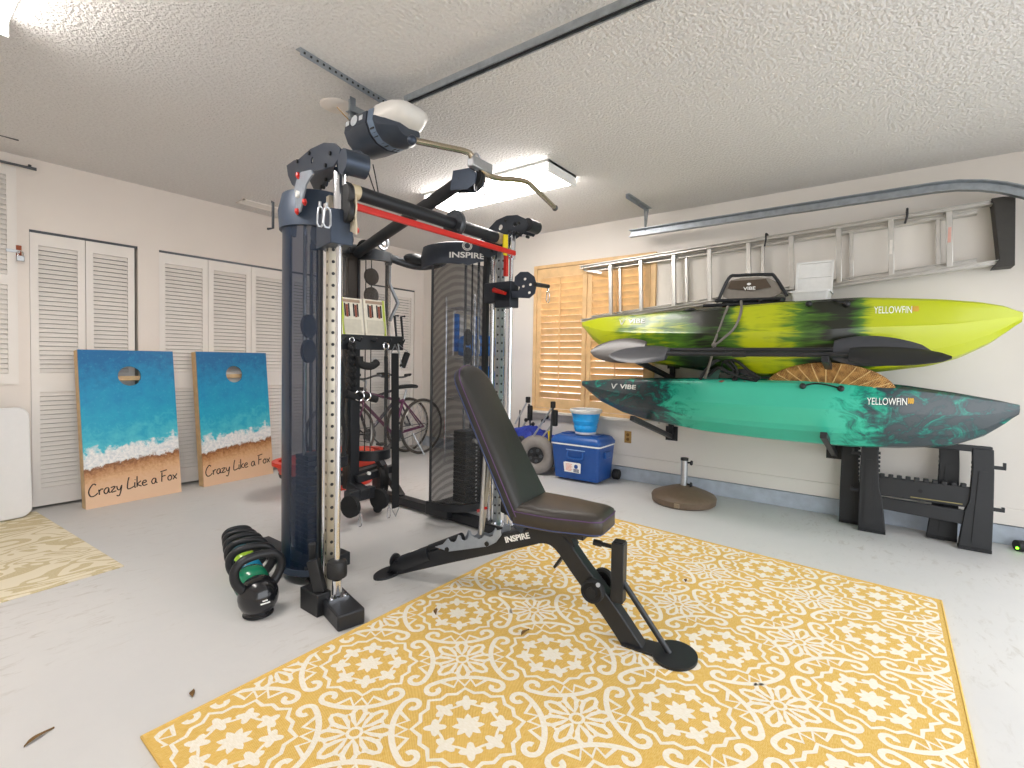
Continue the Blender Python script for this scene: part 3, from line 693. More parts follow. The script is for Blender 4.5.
# lower hoop of each tower
rim(TL, .17, PI*.6, PI*1.5, .05, .03, M['cap'], 'shroud_foot', sy=1.0); rim(TRc, .255, PI*.95, PI*1.9, .1, .05, M['black'], 'shroud_foot', sy=1.1)
part(MB().box((TRc.x-.2, TRc.y-.1, .03), (TRc.x+.2, TRc.y+.12, .1)), 'stack_base', M['black'], bevel=.005)
part(MB().box((TL.x-.13, TL.y-.12, .03), (TL.x+.13, TL.y+.14, .1)), 'stack_base', M['black'], bevel=.005)
part(MB().box((1.36, 2.66, .004), (1.52, 3.05, .03)), 'base_mat_plate', M['black'], bevel=.004)
# small wire handle on the left cap
q = onY(273, 214, 2.5)
part(MB().tube([(TL.x-.2, q.y, 1.93), (q.x, q.y, 1.93), (q.x, q.y, 1.80), (TL.x-.22, q.y, 1.79)], .006, 8), 'wire_handle', M['darksteel'])
# lettering on the right cap
def captext(body, size, ang, z, m, shear=.0, sx=1.35, ring=False):
    t = MB(); c = TRc; R_ = .2825
    if ring:
        for s in (1, .72): t.torus((0, 0, 0), (0, 0, 1), .03*s, .0028, 30, 6, 1.0)
    else: t.text(body, size, Matrix(), .001, sx=sx, shear=shear, bold=.0012)
    # cylindrical wrap onto the cap
    bmesh.ops.subdivide_edges(t.bm, edges=[e for e in t.bm.edges if e.calc_length() > .03], cuts=3)
    for v in t.bm.verts:
        a = ang+v.co.x/R_; d = V((math.cos(a), 1.1*math.sin(a), 0)); p = c+d*(R_+v.co.z); v.co = V((p.x, p.y, z+v.co.y))
    return t.build(body.lower() if False else 'lettering', m, tcap, smooth=0)
AN = math.atan2(-2.52, -2.65)+.30
captext('INSPIRE', .052, AN-.18, 1.853, M['white']); captext('', 0, AN-.18, 1.917, M['white'], ring=True)
# attachment rack bar behind the left post
rb0 = onP(331, 345, (1.9, 2.85), (1, 0)); rb1 = onP(402, 342, (1.9, 2.85), (1, 0))
RYv = 2.85; RZv = (rb0[1]+rb1[1])/2; rx0 = 1.9+rb0[0]; rx1 = 1.9+rb1[0]
part(MB().bar((rx0, RYv, RZv), (rx1, RYv, RZv+.01), .03, .1), 'accessory_rack', M['black'], bevel=.003)
part(MB().bar((2.05, RYv, RZv), (CB.x-.02, CB.y-.03, RZv), .06, .05), 'rack_arm', M['black'])
for i in range(5):
    x = rx0+.06+i*(rx1-rx0-.1)/4
    part(MB().tube([(x, RYv-.01, RZv+.02), (x, RYv-.06, RZv+.01), (x, RYv-.075, RZv+.035)], .006, 8), 'rack_hook', M['black'])
q = onP(400, 322, (1.9, RYv), (1, 0))
for dx in (-.03, .03): part(MB().tube([(1.9+q[0]+dx, RYv, RZv+.04), (1.9+q[0]+dx-.02, RYv, q[1]+.04), (1.9+q[0]+dx-.02, RYv-.04, q[1]+.04)], .008, 6), 'rack_fork', M['black'])
# things hanging on the rack
def rk(px, py, y=RYv-.05): return onP(px, py, (1.9, y), (1, 0))
def RK(px, py, y=RYv-.05): a = rk(px, py, y); return V((1.9+a[0], y, a[1]))
t0 = RK(352, 343); t1 = RK(352, 392)
o = thing('tricep_rope', 'black twisted rope hanging from the trainer rack beside the silver rod', 'rope', (t0.x, t0.y, t1.z))
for s in (-.012, .014):
    m = MB(); pts = [V((t0.x+s+.008*math.cos(i*1.1), t0.y+.008*math.sin(i*1.1), t0.z+(t1.z-t0.z)*i/40)) for i in range(41)]; m.tube(pts, .014, 8); m.build('rope', M['rubber'], o)
    MB().sphere((t0.x+s, t0.y, t1.z-.01), .024, 12).build('rope_end', M['blackplastic'], o)
MB().torus((t0.x, t0.y, t0.z+.02), (0, 1, 0), .016, .004, 20, 6).build('ring', M['chrome'], o)
t0 = RK(389, 360); t1 = RK(389, 501)
t0.z = RZv+.03
def strap(lab, px, ya, yb, w, y=RYv-.06, ends=True):
    a = RK(px, ya, y); b = RK(px+.5, yb, y); o = thing('hanging_strap', lab, 'strap', (a.x, y, b.z))
    MB().bar(a-V((0, 0, .03)), b+V((0, 0, .03)), .004, w, (1, 0, 0)).build('webbing', M['rubber'], o)
    if ends:
        for p, s in ((a, 1), (b, -1)): MB().tube([p+V((-.035, 0, -.03*s)), p+V((.035, 0, -.03*s)), p+V((0, 0, .03*s))], .004, 6, closed=True).build('triangle_ring', M['steel'], o)
    return o
strap('wide black webbing strap with triangle rings hanging from the rack to the floor', 395, 349, 512, .065)
strap('narrow black strap hanging from a round chrome ring beside the wide strap', 386, 352, 402, .03, RYv-.1, False)
p = RK(386, 346, RYv-.1); o = thing('chrome_ring', 'round chrome ring on the rack above the narrow strap', 'ring', p); MB().torus(p, (0, -1, 0), .022, .006, 24, 8).build('ring', M['chrome'], o)
p = RK(367, 361, RYv-.08); o = thing('ankle_cuff', 'padded black ankle cuff hanging in the middle of the rack', 'ankle cuff', p)
MB().tube(smoothpath([p+V((-.06, 0, .03)), p+V((-.05, 0, -.02)), p+V((.02, -.01, -.035)), p+V((.08, 0, -.01))], 4), [.026]*13, 10).build('pad', M['rubber'], o)
MB().torus(p+V((.06, -.0, .0)), (0, 1, 0), .02, .004, 20, 6).build('buckle_ring', M['steel'], o)
p = RK(404, 360, RYv-.08); o = thing('single_grip_handle', 'black foam stirrup handle hanging at the right end of the rack', 'handle', p)
MB().cyl(p+V((-.015, 0, -.05)), p+V((.03, 0, .05)), .022, seg=14).build('grip', M['rubber'], o)
MB().tube([p+V((-.02, 0, -.06)), RK(398, 344, RYv-.08), p+V((.035, 0, .06))], .004, 6).build('wire_triangle', M['steel'], o)
# dark handle bundle lower on the column
p = RK(363, 397, RYv-.13); o = thing('cable_handle_bundle', 'bundle of black cable handles clipped halfway down the rear column', 'handles', p)
for a, b in (((-.13, 0, .03), (-.03, 0, -.01)), ((-.04, 0, .02), (.1, -.01, -.02))): MB().cyl(p+V(a), p+V(b), .024, seg=12).build('grip', M['rubber'], o)
for dx in (-.05, .0): MB().torus(p+V((dx, -.03, .01)), (1, 1, 0), .03, .004, 20, 6).build('ring', M['chrome'], o)
p = RK(339, 400, 2.75); o = thing('stirrup_handle', 'long black strap handle hanging against the silver rod', 'handle', p)
MB().tube(smoothpath([p+V((0, 0, .28)), p+V((.03, 0, .1)), p+V((.02, 0, -.1)), p+V((.05, 0, -.22)), p+V((.03, 0, -.36))], 5), .014, 8).build('webbing', M['rubber'], o)
# booklets on the rack
def booklet(px0, px1, top, bot, lab, hole):
    A = RK(px0, bot, RYv-.02); B = RK(px1, bot+1, RYv-.02); H_ = RK(px0-2, top, RYv+.02).z-A.z
    w_ = B.x-A.x
    o = thing('exercise_booklet', lab, 'booklet', A)
    Mx = frame(A, (B-A), (-.03, .10, 1)); m = MB(Mx); m.box((0, 0, -.003), (w_, H_, .003)); o1 = m.build('page', mat('booklet_paper', '#e2dccb', .6), o)
    Mx2 = Mx
    def rect(x0, y0, x1, y1, c, nm, z=.0045): q = MB(Mx2); q.box((x0*w_, y0*H_, .003), (x1*w_, y1*H_, z)); return q.build(nm, c, o1, smooth=0)
    rect(.04 if hole else .86, 0, .14 if hole else .96, 1, mat('lime_print', '#b9c94a', .6), 'lime_stripe')
    rect(.1, .04, .9, .42, mat('grey_print', '#cfc9b8', .6), 'text_block')
    for i, x in enumerate((.2, .38, .6, .78)): rect(x-.03, .5, x+.03, .85, M['blackplastic'], 'figure_machine', .005)
    for x in (.29, .69): rect(x-.045, .48, x+.045, .82, mat('rust_print', '#8a4632', .6), 'figure', .005)
    rect(.1, .88, .9, .96, mat('brown_print', '#a48d78', .6), 'heading')
    return o
booklet(342, 364, 297, 334, 'left exercise booklet with a lime edge propped on the trainer rack', True)
booklet(365.5, 387, 299, 335, 'right exercise booklet with a lime edge propped on the trainer rack', False)

# lat bar hanging from the boom
pts = [onP(a, b, (1.28, 1.66), (1, 0)) for a, b in ((412, 140), (440, 146), (467, 152), (472, 158), (477, 165), (492, 177), (510, 179), (524, 181), (532, 186), (555, 208))]
P = [V((1.28+a, 1.66, z)) for a, z in pts]
o = thing('lat_bar', 'long bent chrome lat bar hanging from the boom under the ceiling light', 'lat bar', P[5])
MB().tube(smoothpath(P, 4), .0145, 14).build('bar', mat('warm_chrome', '#b3a691', .25, .9), o)
MB().sphere(P[0], .021, 14).build('end_cap', M['slate'], o); MB().sphere(P[-1], .019, 14).build('end_cap', M['darksteel'], o)
MB().box(P[4]+V((-.05, -.02, -.02)), P[4]+V((.1, .02, .03))).build('swivel_plate', M['steel'], o, bevel=.005)
MB().torus(P[4]+V((.0, 0, .035)), (0, 1, 0), .02, .005, 20, 8).build('swivel_eye', M['steel'], o)

# ================================================================== WEIGHT BENCH
A0 = V((1.90, .63, 0)); EE = V((-.2, 1.44, 0)).normalized(); NN = V((EE.y, -EE.x, 0))      # NN points to +X side
BN = thing('weight_bench', 'black padded adjustable weight bench with raised backrest standing partly on the yellow rug', 'bench', A0)
def bp(u, z, n=0.): return A0+EE*u+NN*n+V((0, 0, z))
def bpart(m, name, mt, parent=None, **k): return m.build(name, mt, parent or BN, **k)
def bpx(px, py, n=0.): q = onP(px, py, ((A0+NN*n).x, (A0+NN*n).y), (EE.x, EE.y)); return bp(q[0], q[1], n)
def beam(pts, w, h):
    m = MB(); rings = []
    P_ = [V(p) for p in pts]
    for i, p in enumerate(P_):
        t = (P_[min(i+1, len(P_)-1)]-P_[max(i-1, 0)]).normalized(); u = NN.cross(t).normalized()
        rings.append([p+NN*(w/2*a)+u*(h/2*b) for a, b in ((-1, -1), (1, -1), (1, 1), (-1, 1))])
    return m.loft(rings)
mb = beam(smoothpath([bpx(400, 566), bpx(445, 555), bpx(520, 538), bpx(545, 533), bpx(562, 541), bpx(580, 566), bpx(612, 610), bpx(638, 650)], 3), .06, .075)
bm_ = bpart(mb, 'main_beam', M['black'], bevel=.004)
t = MB(); pL = bpx(517, 538, -.031); d = (bpx(532, 535)-bpx(503, 541)).normalized()
t.text('INSPIRE', .036, frame(pL, bpx(531, 535.5, -.031)-bpx(503, 541, -.031), (bpx(531, 535.5, -.031)-bpx(503, 541, -.031)).cross(NN)), .001, sx=1.1, bold=.001)
t.build('lettering', M['white'], bm_, smooth=0)
# fat handle tube and foot at the low end
m = MB().cyl(bpx(404, 563), bpx(432, 553), .042, seg=24); bpart(m, 'sleeve', M['black'])
bpart(MB().cyl(bpx(395, 566), bpx(410, 561), .036, seg=24), 'roller', M['black'])
bpart(MB().cyl(bpx(430, 549, .0), bpx(462, 537, .0), .022, seg=16), 'handle_tube', M['black'])
bpart(MB().cyl(bpx(441, 546), bpx(449, 542.5), .0226, seg=16), 'handle_label', mat('orange_sticker', '#d99a4a', .5))
bpart(MB().bar(bpx(411, 551.5), bpx(419, 549), .02, .004), 'sleeve_label', M['white'])
q = bpx(395, 560)
m = MB().lathe([(0, -.006), (.036, -.006), (.036, .006), (0, .006)], q, EE, 24).bar(q, bpx(391, 574), .05, .008, EE); bpart(m, 'end_plate', M['black'])
fp = V(bpx(390, 577)); fp.z = 0
m = MB().prism([(.09*math.cos(a)*1.1-.01, .055*math.sin(a)) for a in [i*PI/12 for i in range(24)]], fp+V((0, 0, .0)), NN, EE, (0, 0, .012)); bpart(m, 'floor_foot', M['black'])
bpart(MB().bar(fp+V((0, 0, .006)), bpx(394, 568), .05, .01, EE), 'foot_bracket', M['black'])
# notched adjuster plates on both sides
raw = [(350, 300), (400, 285), (432, 247), (448, 268), (470, 272), (486, 262), (500, 225), (513, 232), (520, 256), (540, 262), (560, 250), (573, 208), (582, 222), (600, 240), (630, 250), (655, 240), (670, 226), (690, 234), (705, 238), (722, 228), (736, 180), (748, 196), (775, 188), (775, 225), (740, 272), (690, 297), (440, 330)]
poly = [onP(380+a/6.4, 500+b/6.4, ((A0-NN*.045).x, (A0-NN*.045).y), (EE.x, EE.y)) for a, b in raw]
for s in (-.045, .038):
    m = MB().plateholes(poly, [], A0+NN*s, EE, (0, 0, 1), NN*.006); pl_ = bpart(m, 'notched_adjuster_plate', M['silverpaint'])
    for a, b in ((430, 315), (685, 280)): u, z = onP(380+a/6.4, 500+b/6.4, ((A0-NN*.045).x, (A0-NN*.045).y), (EE.x, EE.y)); MB().cyl(A0+EE*u+NN*(s-.006)+V((0, 0, z)), A0+EE*u+NN*(s+.012)+V((0, 0, z)), .011, seg=12).build('bolt', M['blackplastic'], pl_)
# backrest pad
b0 = bp(.66, .45); b1 = bp(1.03, 1.1); bd = (b1-b0); L = bd.length; bd.normalize(); bn = NN.cross(bd).normalized()
if bn.dot(EE) > 0: bn = -bn
def padring(hw, off, dz, thick): 
    return hw
def pad(outline, o, x, y, z, th, m, name, mstitch, rim=.012):
    """cushion: outline polygon in (x,y), thickness along z, rounded edges; piping as sub-part"""
    n = len(outline); cx_ = sum(p[0] for p in outline)/n; cy_ = sum(p[1] for p in outline)/n
    def rg(ins, h):
        r = []
        for i, p in enumerate(outline):
            a = V(outline[i-1]); b = V(outline[(i+1) % n]); t = (b-a).normalized(); nn = V((-t.y, t.x))
            if nn.dot(V(p)-V((cx_, cy_))) > 0: nn = -nn
            q = V(p)+(V((cx_, cy_))-V(p)).normalized()*ins; r.append(V(o)+V(x)*q.x+V(y)*q.y+V(z)*h)
        return r
    mb = MB().loft([rg(.02, 0), rg(.0, .012), rg(0, th-.022), rg(.006, th-.008), rg(.02, th), rg(.05, th+.006)])
    p = bpart(mb, name, m, smooth=70)
    MB().tube(rg(-.0005, th-.02), .0022, 6, closed=True).build('top_piping', mstitch, p)
    MB().tube(rg(.002, .012), .003, 6, closed=True).build('lower_piping', M['bluestitch'], p)
    return p
def rr(w0, w1, L, r=.05, rt_=.1, n=6):
    """rounded outline: width w0 at bottom (y=0), w1 at top (y=L)"""
    P_ = []
    for cx_, cy_, rr_, a0 in ((w0/2-r, r, r, -PI/2), (w1/2-rt_, L-rt_, rt_, 0), (-w1/2+rt_, L-rt_, rt_, PI/2), (-w0/2+r, r, r, PI)):
        P_ += [(cx_+rr_*math.cos(a0+PI/2*i/n), cy_+rr_*math.sin(a0+PI/2*i/n)) for i in range(n+1)]
    out = []
    for p in P_:
        if not out or (V(p)-V(out[-1])).length > 1e-4: out.append(p)
    return out
bw = NN if True else -NN
pad(rr(.30, .235, L, .03, .1), b0-bn*.0, NN, bd, bn, .062, M['vinyl'], 'backrest', M['stitch'])
bpart(MB().bar(b0-bn*.02+bd*.05, b0-bn*.02+bd*.5, .05, .04, bn), 'backrest_frame', M['black'])
# silver strut
for s in (-.026, .026): bpart(MB().cyl(bpx(481, 534, s), b0-bn*.03+bd*.36+NN*s, .0125, seg=14), 'support_strut', M['steel'])
bpart(MB().bar(bpx(486, 508, -.03), bpx(478, 511, .05), .012, .012), 'strut_pin', M['red'])
# seat pad
s0 = bp(.66, .445); s1 = bp(.275, .445); sd = (s1-s0).normalized()
SL = (s1-s0).length
out = [(-.15, .03), (-.14, .005), (-.08, 0), (.08, 0), (.14, .005), (.15, .03), (.15, .12), (.145, .2), (.12, .3), (.112, SL-.04), (.095, SL-.01), (.07, SL), (-.07, SL), (-.095, SL-.01), (-.112, SL-.04), (-.12, .3), (-.145, .2), (-.15, .12)]
pad([tuple(p) for p in [(q.x, q.y) for q in smoothpath([(a, b, 0) for a, b in out], 2, True)]], s0, NN, sd, V((0, 0, 1)), .085, mat('seat_vinyl_sheen', '#35302b', .42, bump=.15, bs=900, bd=.001), 'seat', M['stitch'])  # brownish tone is the ceiling's sheen on black vinyl, put into the base colour
bpart(MB().bar(bp(.60, .43), bp(.36, .43), .14, .03).bar(bp(.5, .455), bp(.44, .35), .05, .06, EE), 'seat_bracket', M['black'])
bpart(MB().bar(bpx(522, 528, .0), bpx(532, 508, .0), .09, .05, EE), 'hinge_block', M['slate'], bevel=.004)
# front: post, rollers, brace, foot plate
pt = bpx(620, 541); pb = bpx(622, 604)
pb = bp((onP(618, 603, (A0.x, A0.y), (EE.x, EE.y)))[0], .17); pt = V((pb.x, pb.y, pt.z))
m = MB(); s = .026
m.bar(pb, pt-V((0, 0, .004)), .052, .052, NN); po_ = bpart(m, 'leg_post', M['black'], bevel=.003)
MB().bar(pt-V((0, 0, .0045)), pt+V((0, 0, .0005)), .042, .042, NN).build('post_opening', M['rubber'], po_, smooth=0)
MB().cyl(pt+EE*.02-V((0, 0, .03)), pt+EE*.075-V((0, 0, .028)), .009, seg=10).build('pin', M['blackplastic'], po_)
MB().cyl(pt+EE*.075-V((0, 0, .028)), pt+EE*.11-V((0, 0, .026)), .013, seg=12).build('pin_knob', M['blackplastic'], po_)
wc = bpx(593, 586, -.06)
for s in (-1, 1):
    q = bpx(598, 585, 0)+NN*(.062*s)
    bpart(MB().lathe([(0, -.018), (.02, -.02), (.022, -.012), (.038, -.012), (.042, -.02), (.048, -.012), (.048, .012), (.042, .018), (0, .018)], q, NN, 30), 'roller_wheel', M['rubber'])
bpart(MB().cyl(bpx(598, 585, -.09), bpx(598, 585, .09), .009, seg=12), 'roller_axle', M['steel'])
fo = bp(.0, 0, 0)
bpart(MB().cyl(bpx(622, 580), bp(.02, .015), .012, seg=12), 'brace', M['black'])
fo.z = .009; m = MB().prism(circ((0, 0), .1, 36, .085), fo, NN, EE, (0, 0, .01)).prism([(-.05, .06), (.05, .06), (.04, .2), (-.04, .2)], fo+V((0, 0, .0)), NN, EE, (0, 0, .0095)); bpart(m, 'foot_plate', M['black'])
q = bpx(560, 562); bpart(MB().bar(bpx(566, 552), bpx(556, 566), .05, .012), 'release_lever', M['black'], bevel=.003)
# ================================================================== KAYAK WALL
def interp(tab, x):
    if x <= tab[0][0]: return tab[0][1]
    for (a, b), (c, d) in zip(tab, tab[1:]):
        if x <= c:
            t = (x-a)/(c-a); return b+(d-b)*t
    return tab[-1][1]
KX = 4.06
WT = [(0, .02), (.03, .075), (.08, .14), (.16, .225), (.28, .32), (.42, .375), (.55, .385), (.68, .36), (.8, .28), (.9, .18), (.96, .11), (1, .055)]
def kayak(name, lab, top, bot, m, y0, y1, cx_=KX):
    def wid(y): return interp(WT, (y0-y)/(y0-y1))
    def conv(pts, kf):
        out = []
        for px, py in pts:
            y = onX(px, py, cx_).y
            for _ in range(4): p = onX(px, py, cx_-kf*wid(y)); y = p.y
            out.append((-p.y, p.z))
        return sorted(out)
    T = conv(top, .8); B = conv(bot, .72)
    n = 72; rings = []
    for i in range(n+1):
        s_ = i/n; s_ = s_*s_*(3-2*s_)*.35+s_*.65
        y = y0+(y1-y0)*s_; w_ = wid(y); zt = interp(T, -y); zb = interp(B, -y); h = max(zt-zb, .02)
        k_ = min(1, min(s_, 1-s_)/.12)
        pr = [(0, zb+.0*h), (.36, zb-.0*h), (.62, zb+.045*h), (.68, zb+.09*h), (.72, zb+.13*h), (.87, zb+.24*h), (.90, zb+.29*h), (.93, zb+.33*h), (.985, zb+.50*h), (1.0, zb+.56*h), (1.005, zb+.60*h), (.975, zb+.65*h), (.91, zb+.86*h), (.84, zb+.965*h), (.74, zt), (.6, zt-.12*h*k_), (.5, zt-.3*h*k_), (.0, zt-.34*h*k_)]
        rings.append([V((cx_-a*w_, y, z)) for a, z in pr]+[V((cx_+a*w_, y, z)) for a, z in pr[-2:0:-1]])
    o = thing(name, lab, 'kayak', (cx_, (y0+y1)/2, 0))
    mb = MB().loft(rings)
    bvh = BVHTree.FromBMesh(mb.bm)
    hull = mb.build('hull', m, o, smooth=16)
    return o, hull, bvh, wid
def on_hull(bvh, y, z, off=.004):
    r = bvh.ray_cast(V((3.0, y, z)), V((1, 0, 0)))
    return (r[0], r[1]) if r[0] is not None else (V((KX, y, z)), V((-1, 0, 0)))
def decal(bvh, body, size, py0, py1, m, par, nm='lettering', sx=1., shear=0., fn=None, bold=0.):
    """writing laid on the hull around the photo point, along the hull"""
    t = MB()
    if fn: fn(t)
    else: t.text(body, size, Matrix(), 0, sx=sx, shear=shear, bold=bold)
    bmesh.ops.triangulate(t.bm, faces=t.bm.faces)
    a, b = py0, py1
    xs = [v.co.x for v in t.bm.verts]; w_ = max(xs)-min(xs); x0 = min(xs)
    for v in t.bm.verts:
        f = (v.co.x-x0)/w_; y = a[0]+(b[0]-a[0])*f; z = a[1]+(b[1]-a[1])*f+v.co.y
        h, nn = on_hull(bvh, y, z); v.co = V((h.x-.004, y, z))
    return t.build(nm, m, par, smooth=0, recalc=False)

# hull paints: swirled plastic, two and three colours
def swirl(name, c_main, c_mid, c_dark, endmix, streak=1.):
    k = NT(name); co = k.coord(); x, y, z = k.sep(co)
    st = k.noise(k.mapping(co, (2.2, 1.7, 15*streak)), 1.6, 5, .62, .9)
    big = k.noise(k.mapping(co, (.8, 2.1, 1.3), loc=(3.1, 5.2, 1.7)), 1.15, 3, .5, .4)
    return k, y, z, st, big
k, y, z, st, big = swirl('yellow_green_swirl', 0, 0, 0, 0)
co = k.coord()
band = k.math('ADD', k.math('MULTIPLY', k.math('SINE', k.math('ADD', k.math('MULTIPLY', y, 7.4), -.3)), .15), k.math('ADD', k.math('MULTIPLY', big, .68), k.math('MULTIPLY', st, .52)))
# solid yellow towards the right bow
clr = k.math('MAXIMUM', k.math('MULTIPLY', k.math('SUBTRACT', -.45 if 0 else k.math('MULTIPLY', y, -1.), .62), 1.2), 0.)
clr2 = k.math('MAXIMUM', k.math('MULTIPLY', k.math('SUBTRACT', y, .95), 1.6), 0.)
sel = k.math('SUBTRACT', band, k.math('MINIMUM', k.math('ADD', clr, clr2), .35))
c1 = k.ramp(sel, [(.48, lin('#aeb80e')), (.55, lin('#8c9c12')), (.60, lin('#4a7420')), (.68, lin('#2b4a14')), (.74, lin('#171b0e'))])
k.base(c1); k.b.inputs['Roughness'].default_value = .32; k.b.inputs['Coat Weight'].default_value = .15
M['yk'] = k.m
k, y, z, st, big = swirl('teal_charcoal_swirl', 0, 0, 0, 0)
ab = k.math('ABSOLUTE', k.math('SUBTRACT', y, -.12))
e = k.math('MULTIPLY', k.math('SUBTRACT', ab, .53), 1.15)
mar = k.noise(k.mapping(k.coord(), (1.5, 2.6, 4)), 2.6, 7, .68, 1.6)
v = k.math('ADD', k.math('ADD', k.math('MINIMUM', k.math('MAXIMUM', e, -.3), .3), k.math('MULTIPLY', mar, 1.15)), k.math('MULTIPLY', st, .2))
k.base(k.ramp(v, [(.62, lin('#3dba9d')), (.74, lin('#1fa286')), (.84, lin('#1d6a62')), (.94, lin('#2c3d42')), (1.0, lin('#3c4549'))]))
k.b.inputs['Roughness'].default_value = .34; k.b.inputs['Coat Weight'].default_value = .15; M['gk'] = k.m

gy0 = onX(583, 384, KX).y; gy1 = onX(1018, 409, KX).y
GK, gh, gb, gw = kayak('kayak', 'teal and charcoal kayak on the lower wall brackets', [(583, 381), (600, 379.5), (640, 378.5), (720, 379.5), (800, 381), (850, 383), (905, 387), (960, 394.5), (1005, 402), (1018, 405)],
    [(583, 386), (600, 402), (620, 413), (640, 420), (700, 433), (760, 441), (800, 445), (850, 449), (900, 450), (950, 448), (985, 437), (1005, 425), (1018, 415)], M['gk'], gy0, gy1)
yy0 = onX(583, 324, KX).y; yy1 = onX(1021, 317, KX).y
YK, yh, yb, yw = kayak('kayak', 'lime yellow and dark green kayak on the upper wall brackets', [(583, 322), (600, 317.5), (640, 314), (700, 309), (780, 302), (860, 297), (940, 299), (980, 302), (1005, 306), (1021, 312)],
    [(583, 327), (592, 340), (604, 351), (640, 362), (700, 371), (760, 377), (830, 377), (880, 372), (930, 366), (960, 358), (990, 344), (1012, 329), (1021, 322)], M['yk'], yy0, yy1)
GK['label'] = 'teal and charcoal kayak on the lower wall brackets'
def XY(px, py, bvh, x=3.85):
    p = onX(px, py, x); 
    for _ in range(3): h, n = on_hull(bvh, p.y, p.z); p = onX(px, py, h.x)
    return (p.y, p.z)
M['deco'] = mat('white_hull_lettering', '#f0f2ec', .5, var=.01)
decal(yb, 'YELLOWFIN', .062, XY(874, 310.5, yb), XY(912, 310, yb), M['deco'], yh, sx=1.)
decal(gb, 'YELLOWFIN', .062, XY(867, 401.5, gb), XY(907, 402, gb), M['deco'], gh, sx=1.)
for b, h, pa, pb in ((yb, yh, (912.5, 309), (919, 309)), (gb, gh, (908, 401), (914, 401.3))):
    decal(b, '', 0, XY(*pa, b), XY(*pb, b), mat('amber_badge', '#c79a28', .5), h, nm='badge', fn=lambda t: t.text('100' if b is gb else '100', .04, Matrix(), 0, bold=.004))
for b, h, pa, pb, qa, qb in ((yb, yh, (628, 321.5), (645, 321), (619, 322.5), (626.5, 322)), (gb, gh, (620, 386.5), (636, 387.5), (611, 386), (618, 386.5))):
    decal(b, 'VIBE', .05, XY(*pa, b), XY(*pb, b), M['deco'], h, bold=.001)
    decal(b, '', 0, XY(*qa, b), XY(*qb, b), M['deco'], h, nm='fin_logo', fn=lambda t: (t.prism([(0, .025), (.012, .02), (.03, -.012), (.022, -.022)], (0, 0, 0), (1, 0, 0), (0, 1, 0), (0, 0, .0002)), t.prism([(.024, -.02), (.034, -.02), (.055, .016), (.068, .022), (.05, .024), (.04, .018)], (0, 0, 0), (1, 0, 0), (0, 1, 0), (0, 0, .0002))))
def grab(bvh, par, pxs, r=.008):
    """carry cord between two toggles on the near gunwale"""
    P_ = []
    for px, py in pxs:
        y, z = XY(px, py, bvh); h, _ = on_hull(bvh, y, z); P_.append(V((h.x-.012, y, z)))
    MB().tube(smoothpath(P_, 4), r*.6, 6).build('carry_cord', M['rubber'], par)
    for p in (P_[0], P_[-1]): MB().sphere(p, .02, 12).build('cord_toggle', M['blackplastic'], par)
grab(yb, YK, [(809, 304), (822, 300.5), (834, 300.5), (847, 304)])
grab(gb, GK, [(803, 386), (815, 383.5), (828, 385), (841, 388.5)])
for b, p_, px, py in ((yb, YK, 690, 309.5), (gb, GK, 685, 380.5)):
    q = onX(px, py, KX-.24); MB().lathe([(0, 0), (.05, 0), (.045, .012), (.02, .02), (0, .022)], (q.x, q.y, q.z-.01), (0, 0, 1), 18).build('deck_hatch', M['blackplastic'], p_)

pzz = onX(720, 350, 3.64).z-.02
# wall brackets: two posts, each with a lower and upper arm
for yb_, lab in ((1.57, 'black steel kayak bracket post with two arms left, near the umbrella base'), (.31, 'black steel kayak bracket post with two arms right, beside the sawhorses')):
    o = thing('kayak_wall_bracket', lab, 'kayak rack', (XW, yb_, .42))
    MB().box((XW-.05, yb_-.02, .50), (XW-.005, yb_+.02, 1.18)).build('post', M['black'], o, bevel=.003)
    for z in (.44, 1.1): MB().box((XW-.012, yb_-.055, z), (XW-.002, yb_+.055, z+.13)).build('wall_plate', M['black'], o, bevel=.002)
    for z0 in (.60, 1.13):
        m = MB().bar((XW-.03, yb_, z0-.12), (3.60 if z0 < 1 else 3.53, yb_, z0+.12 if z0 < 1 else pzz-.038), .038, .038); m.build('arm', M['black'], o, bevel=.003)
# paddles lying on the upper arms
def paddle(lab, x, z, y0, y1, tw, cL, cR, cS):
    """shaft along Y with a blade at each end"""
    o = thing('kayak_paddle', lab, 'paddle', (x, (y0+y1)/2, z))
    MB().cyl((x, y0-.42, z), (x, y1+.42, z), .0155, seg=14).build('shaft', cS, o)
    for yc, s, m, a in ((y0, 1, cL, tw), (y1, -1, cR, tw+.12)):
        rings = []
        for i in range(13):
            t = i/12; yv = yc-s*.46*(1-t); w_ = .098*math.sin(PI*min(1, .12+.88*t)**.85*.98)**.7+.012 if t < 1 else .012
            sh = .02*math.sin(PI*t)
            r = []
            for j in range(12):
                b = 2*PI*j/12; u = math.cos(b)*w_; v_ = math.sin(b)*(.016*(1-t)+.005)
                r.append(V((x+v_*math.cos(a)+u*math.sin(a)-.01*t, yv, z+u*math.cos(a)-v_*math.sin(a)+(-.012*t))))
            rings.append(r)
        MB().loft(rings).build('blade', m, o, smooth=60)
    MB().lathe([(.0155, -.04), (.02, -.04), (.02, .04), (.0155, .04)], (x, (y0+y1)/2+.06, z), (0, 1, 0), 16).build('ferrule', M['blackplastic'], o)
    return o
M['blade'] = mat('grey_paddle_blade', '#3e4045', .4, bump=.05, bs=300); M['blade2'] = mat('pale_paddle_blade', '#504c49', .35)
pz = onX(720, 350, 3.64).z
paddle('black kayak paddle resting in front, its left blade paler grey, below the yellow kayak', 3.63, pz, onX(592, 355, 3.64).y, onX(931, 348, 3.64).y, .45, M['blade2'], M['blade'], M['black'])
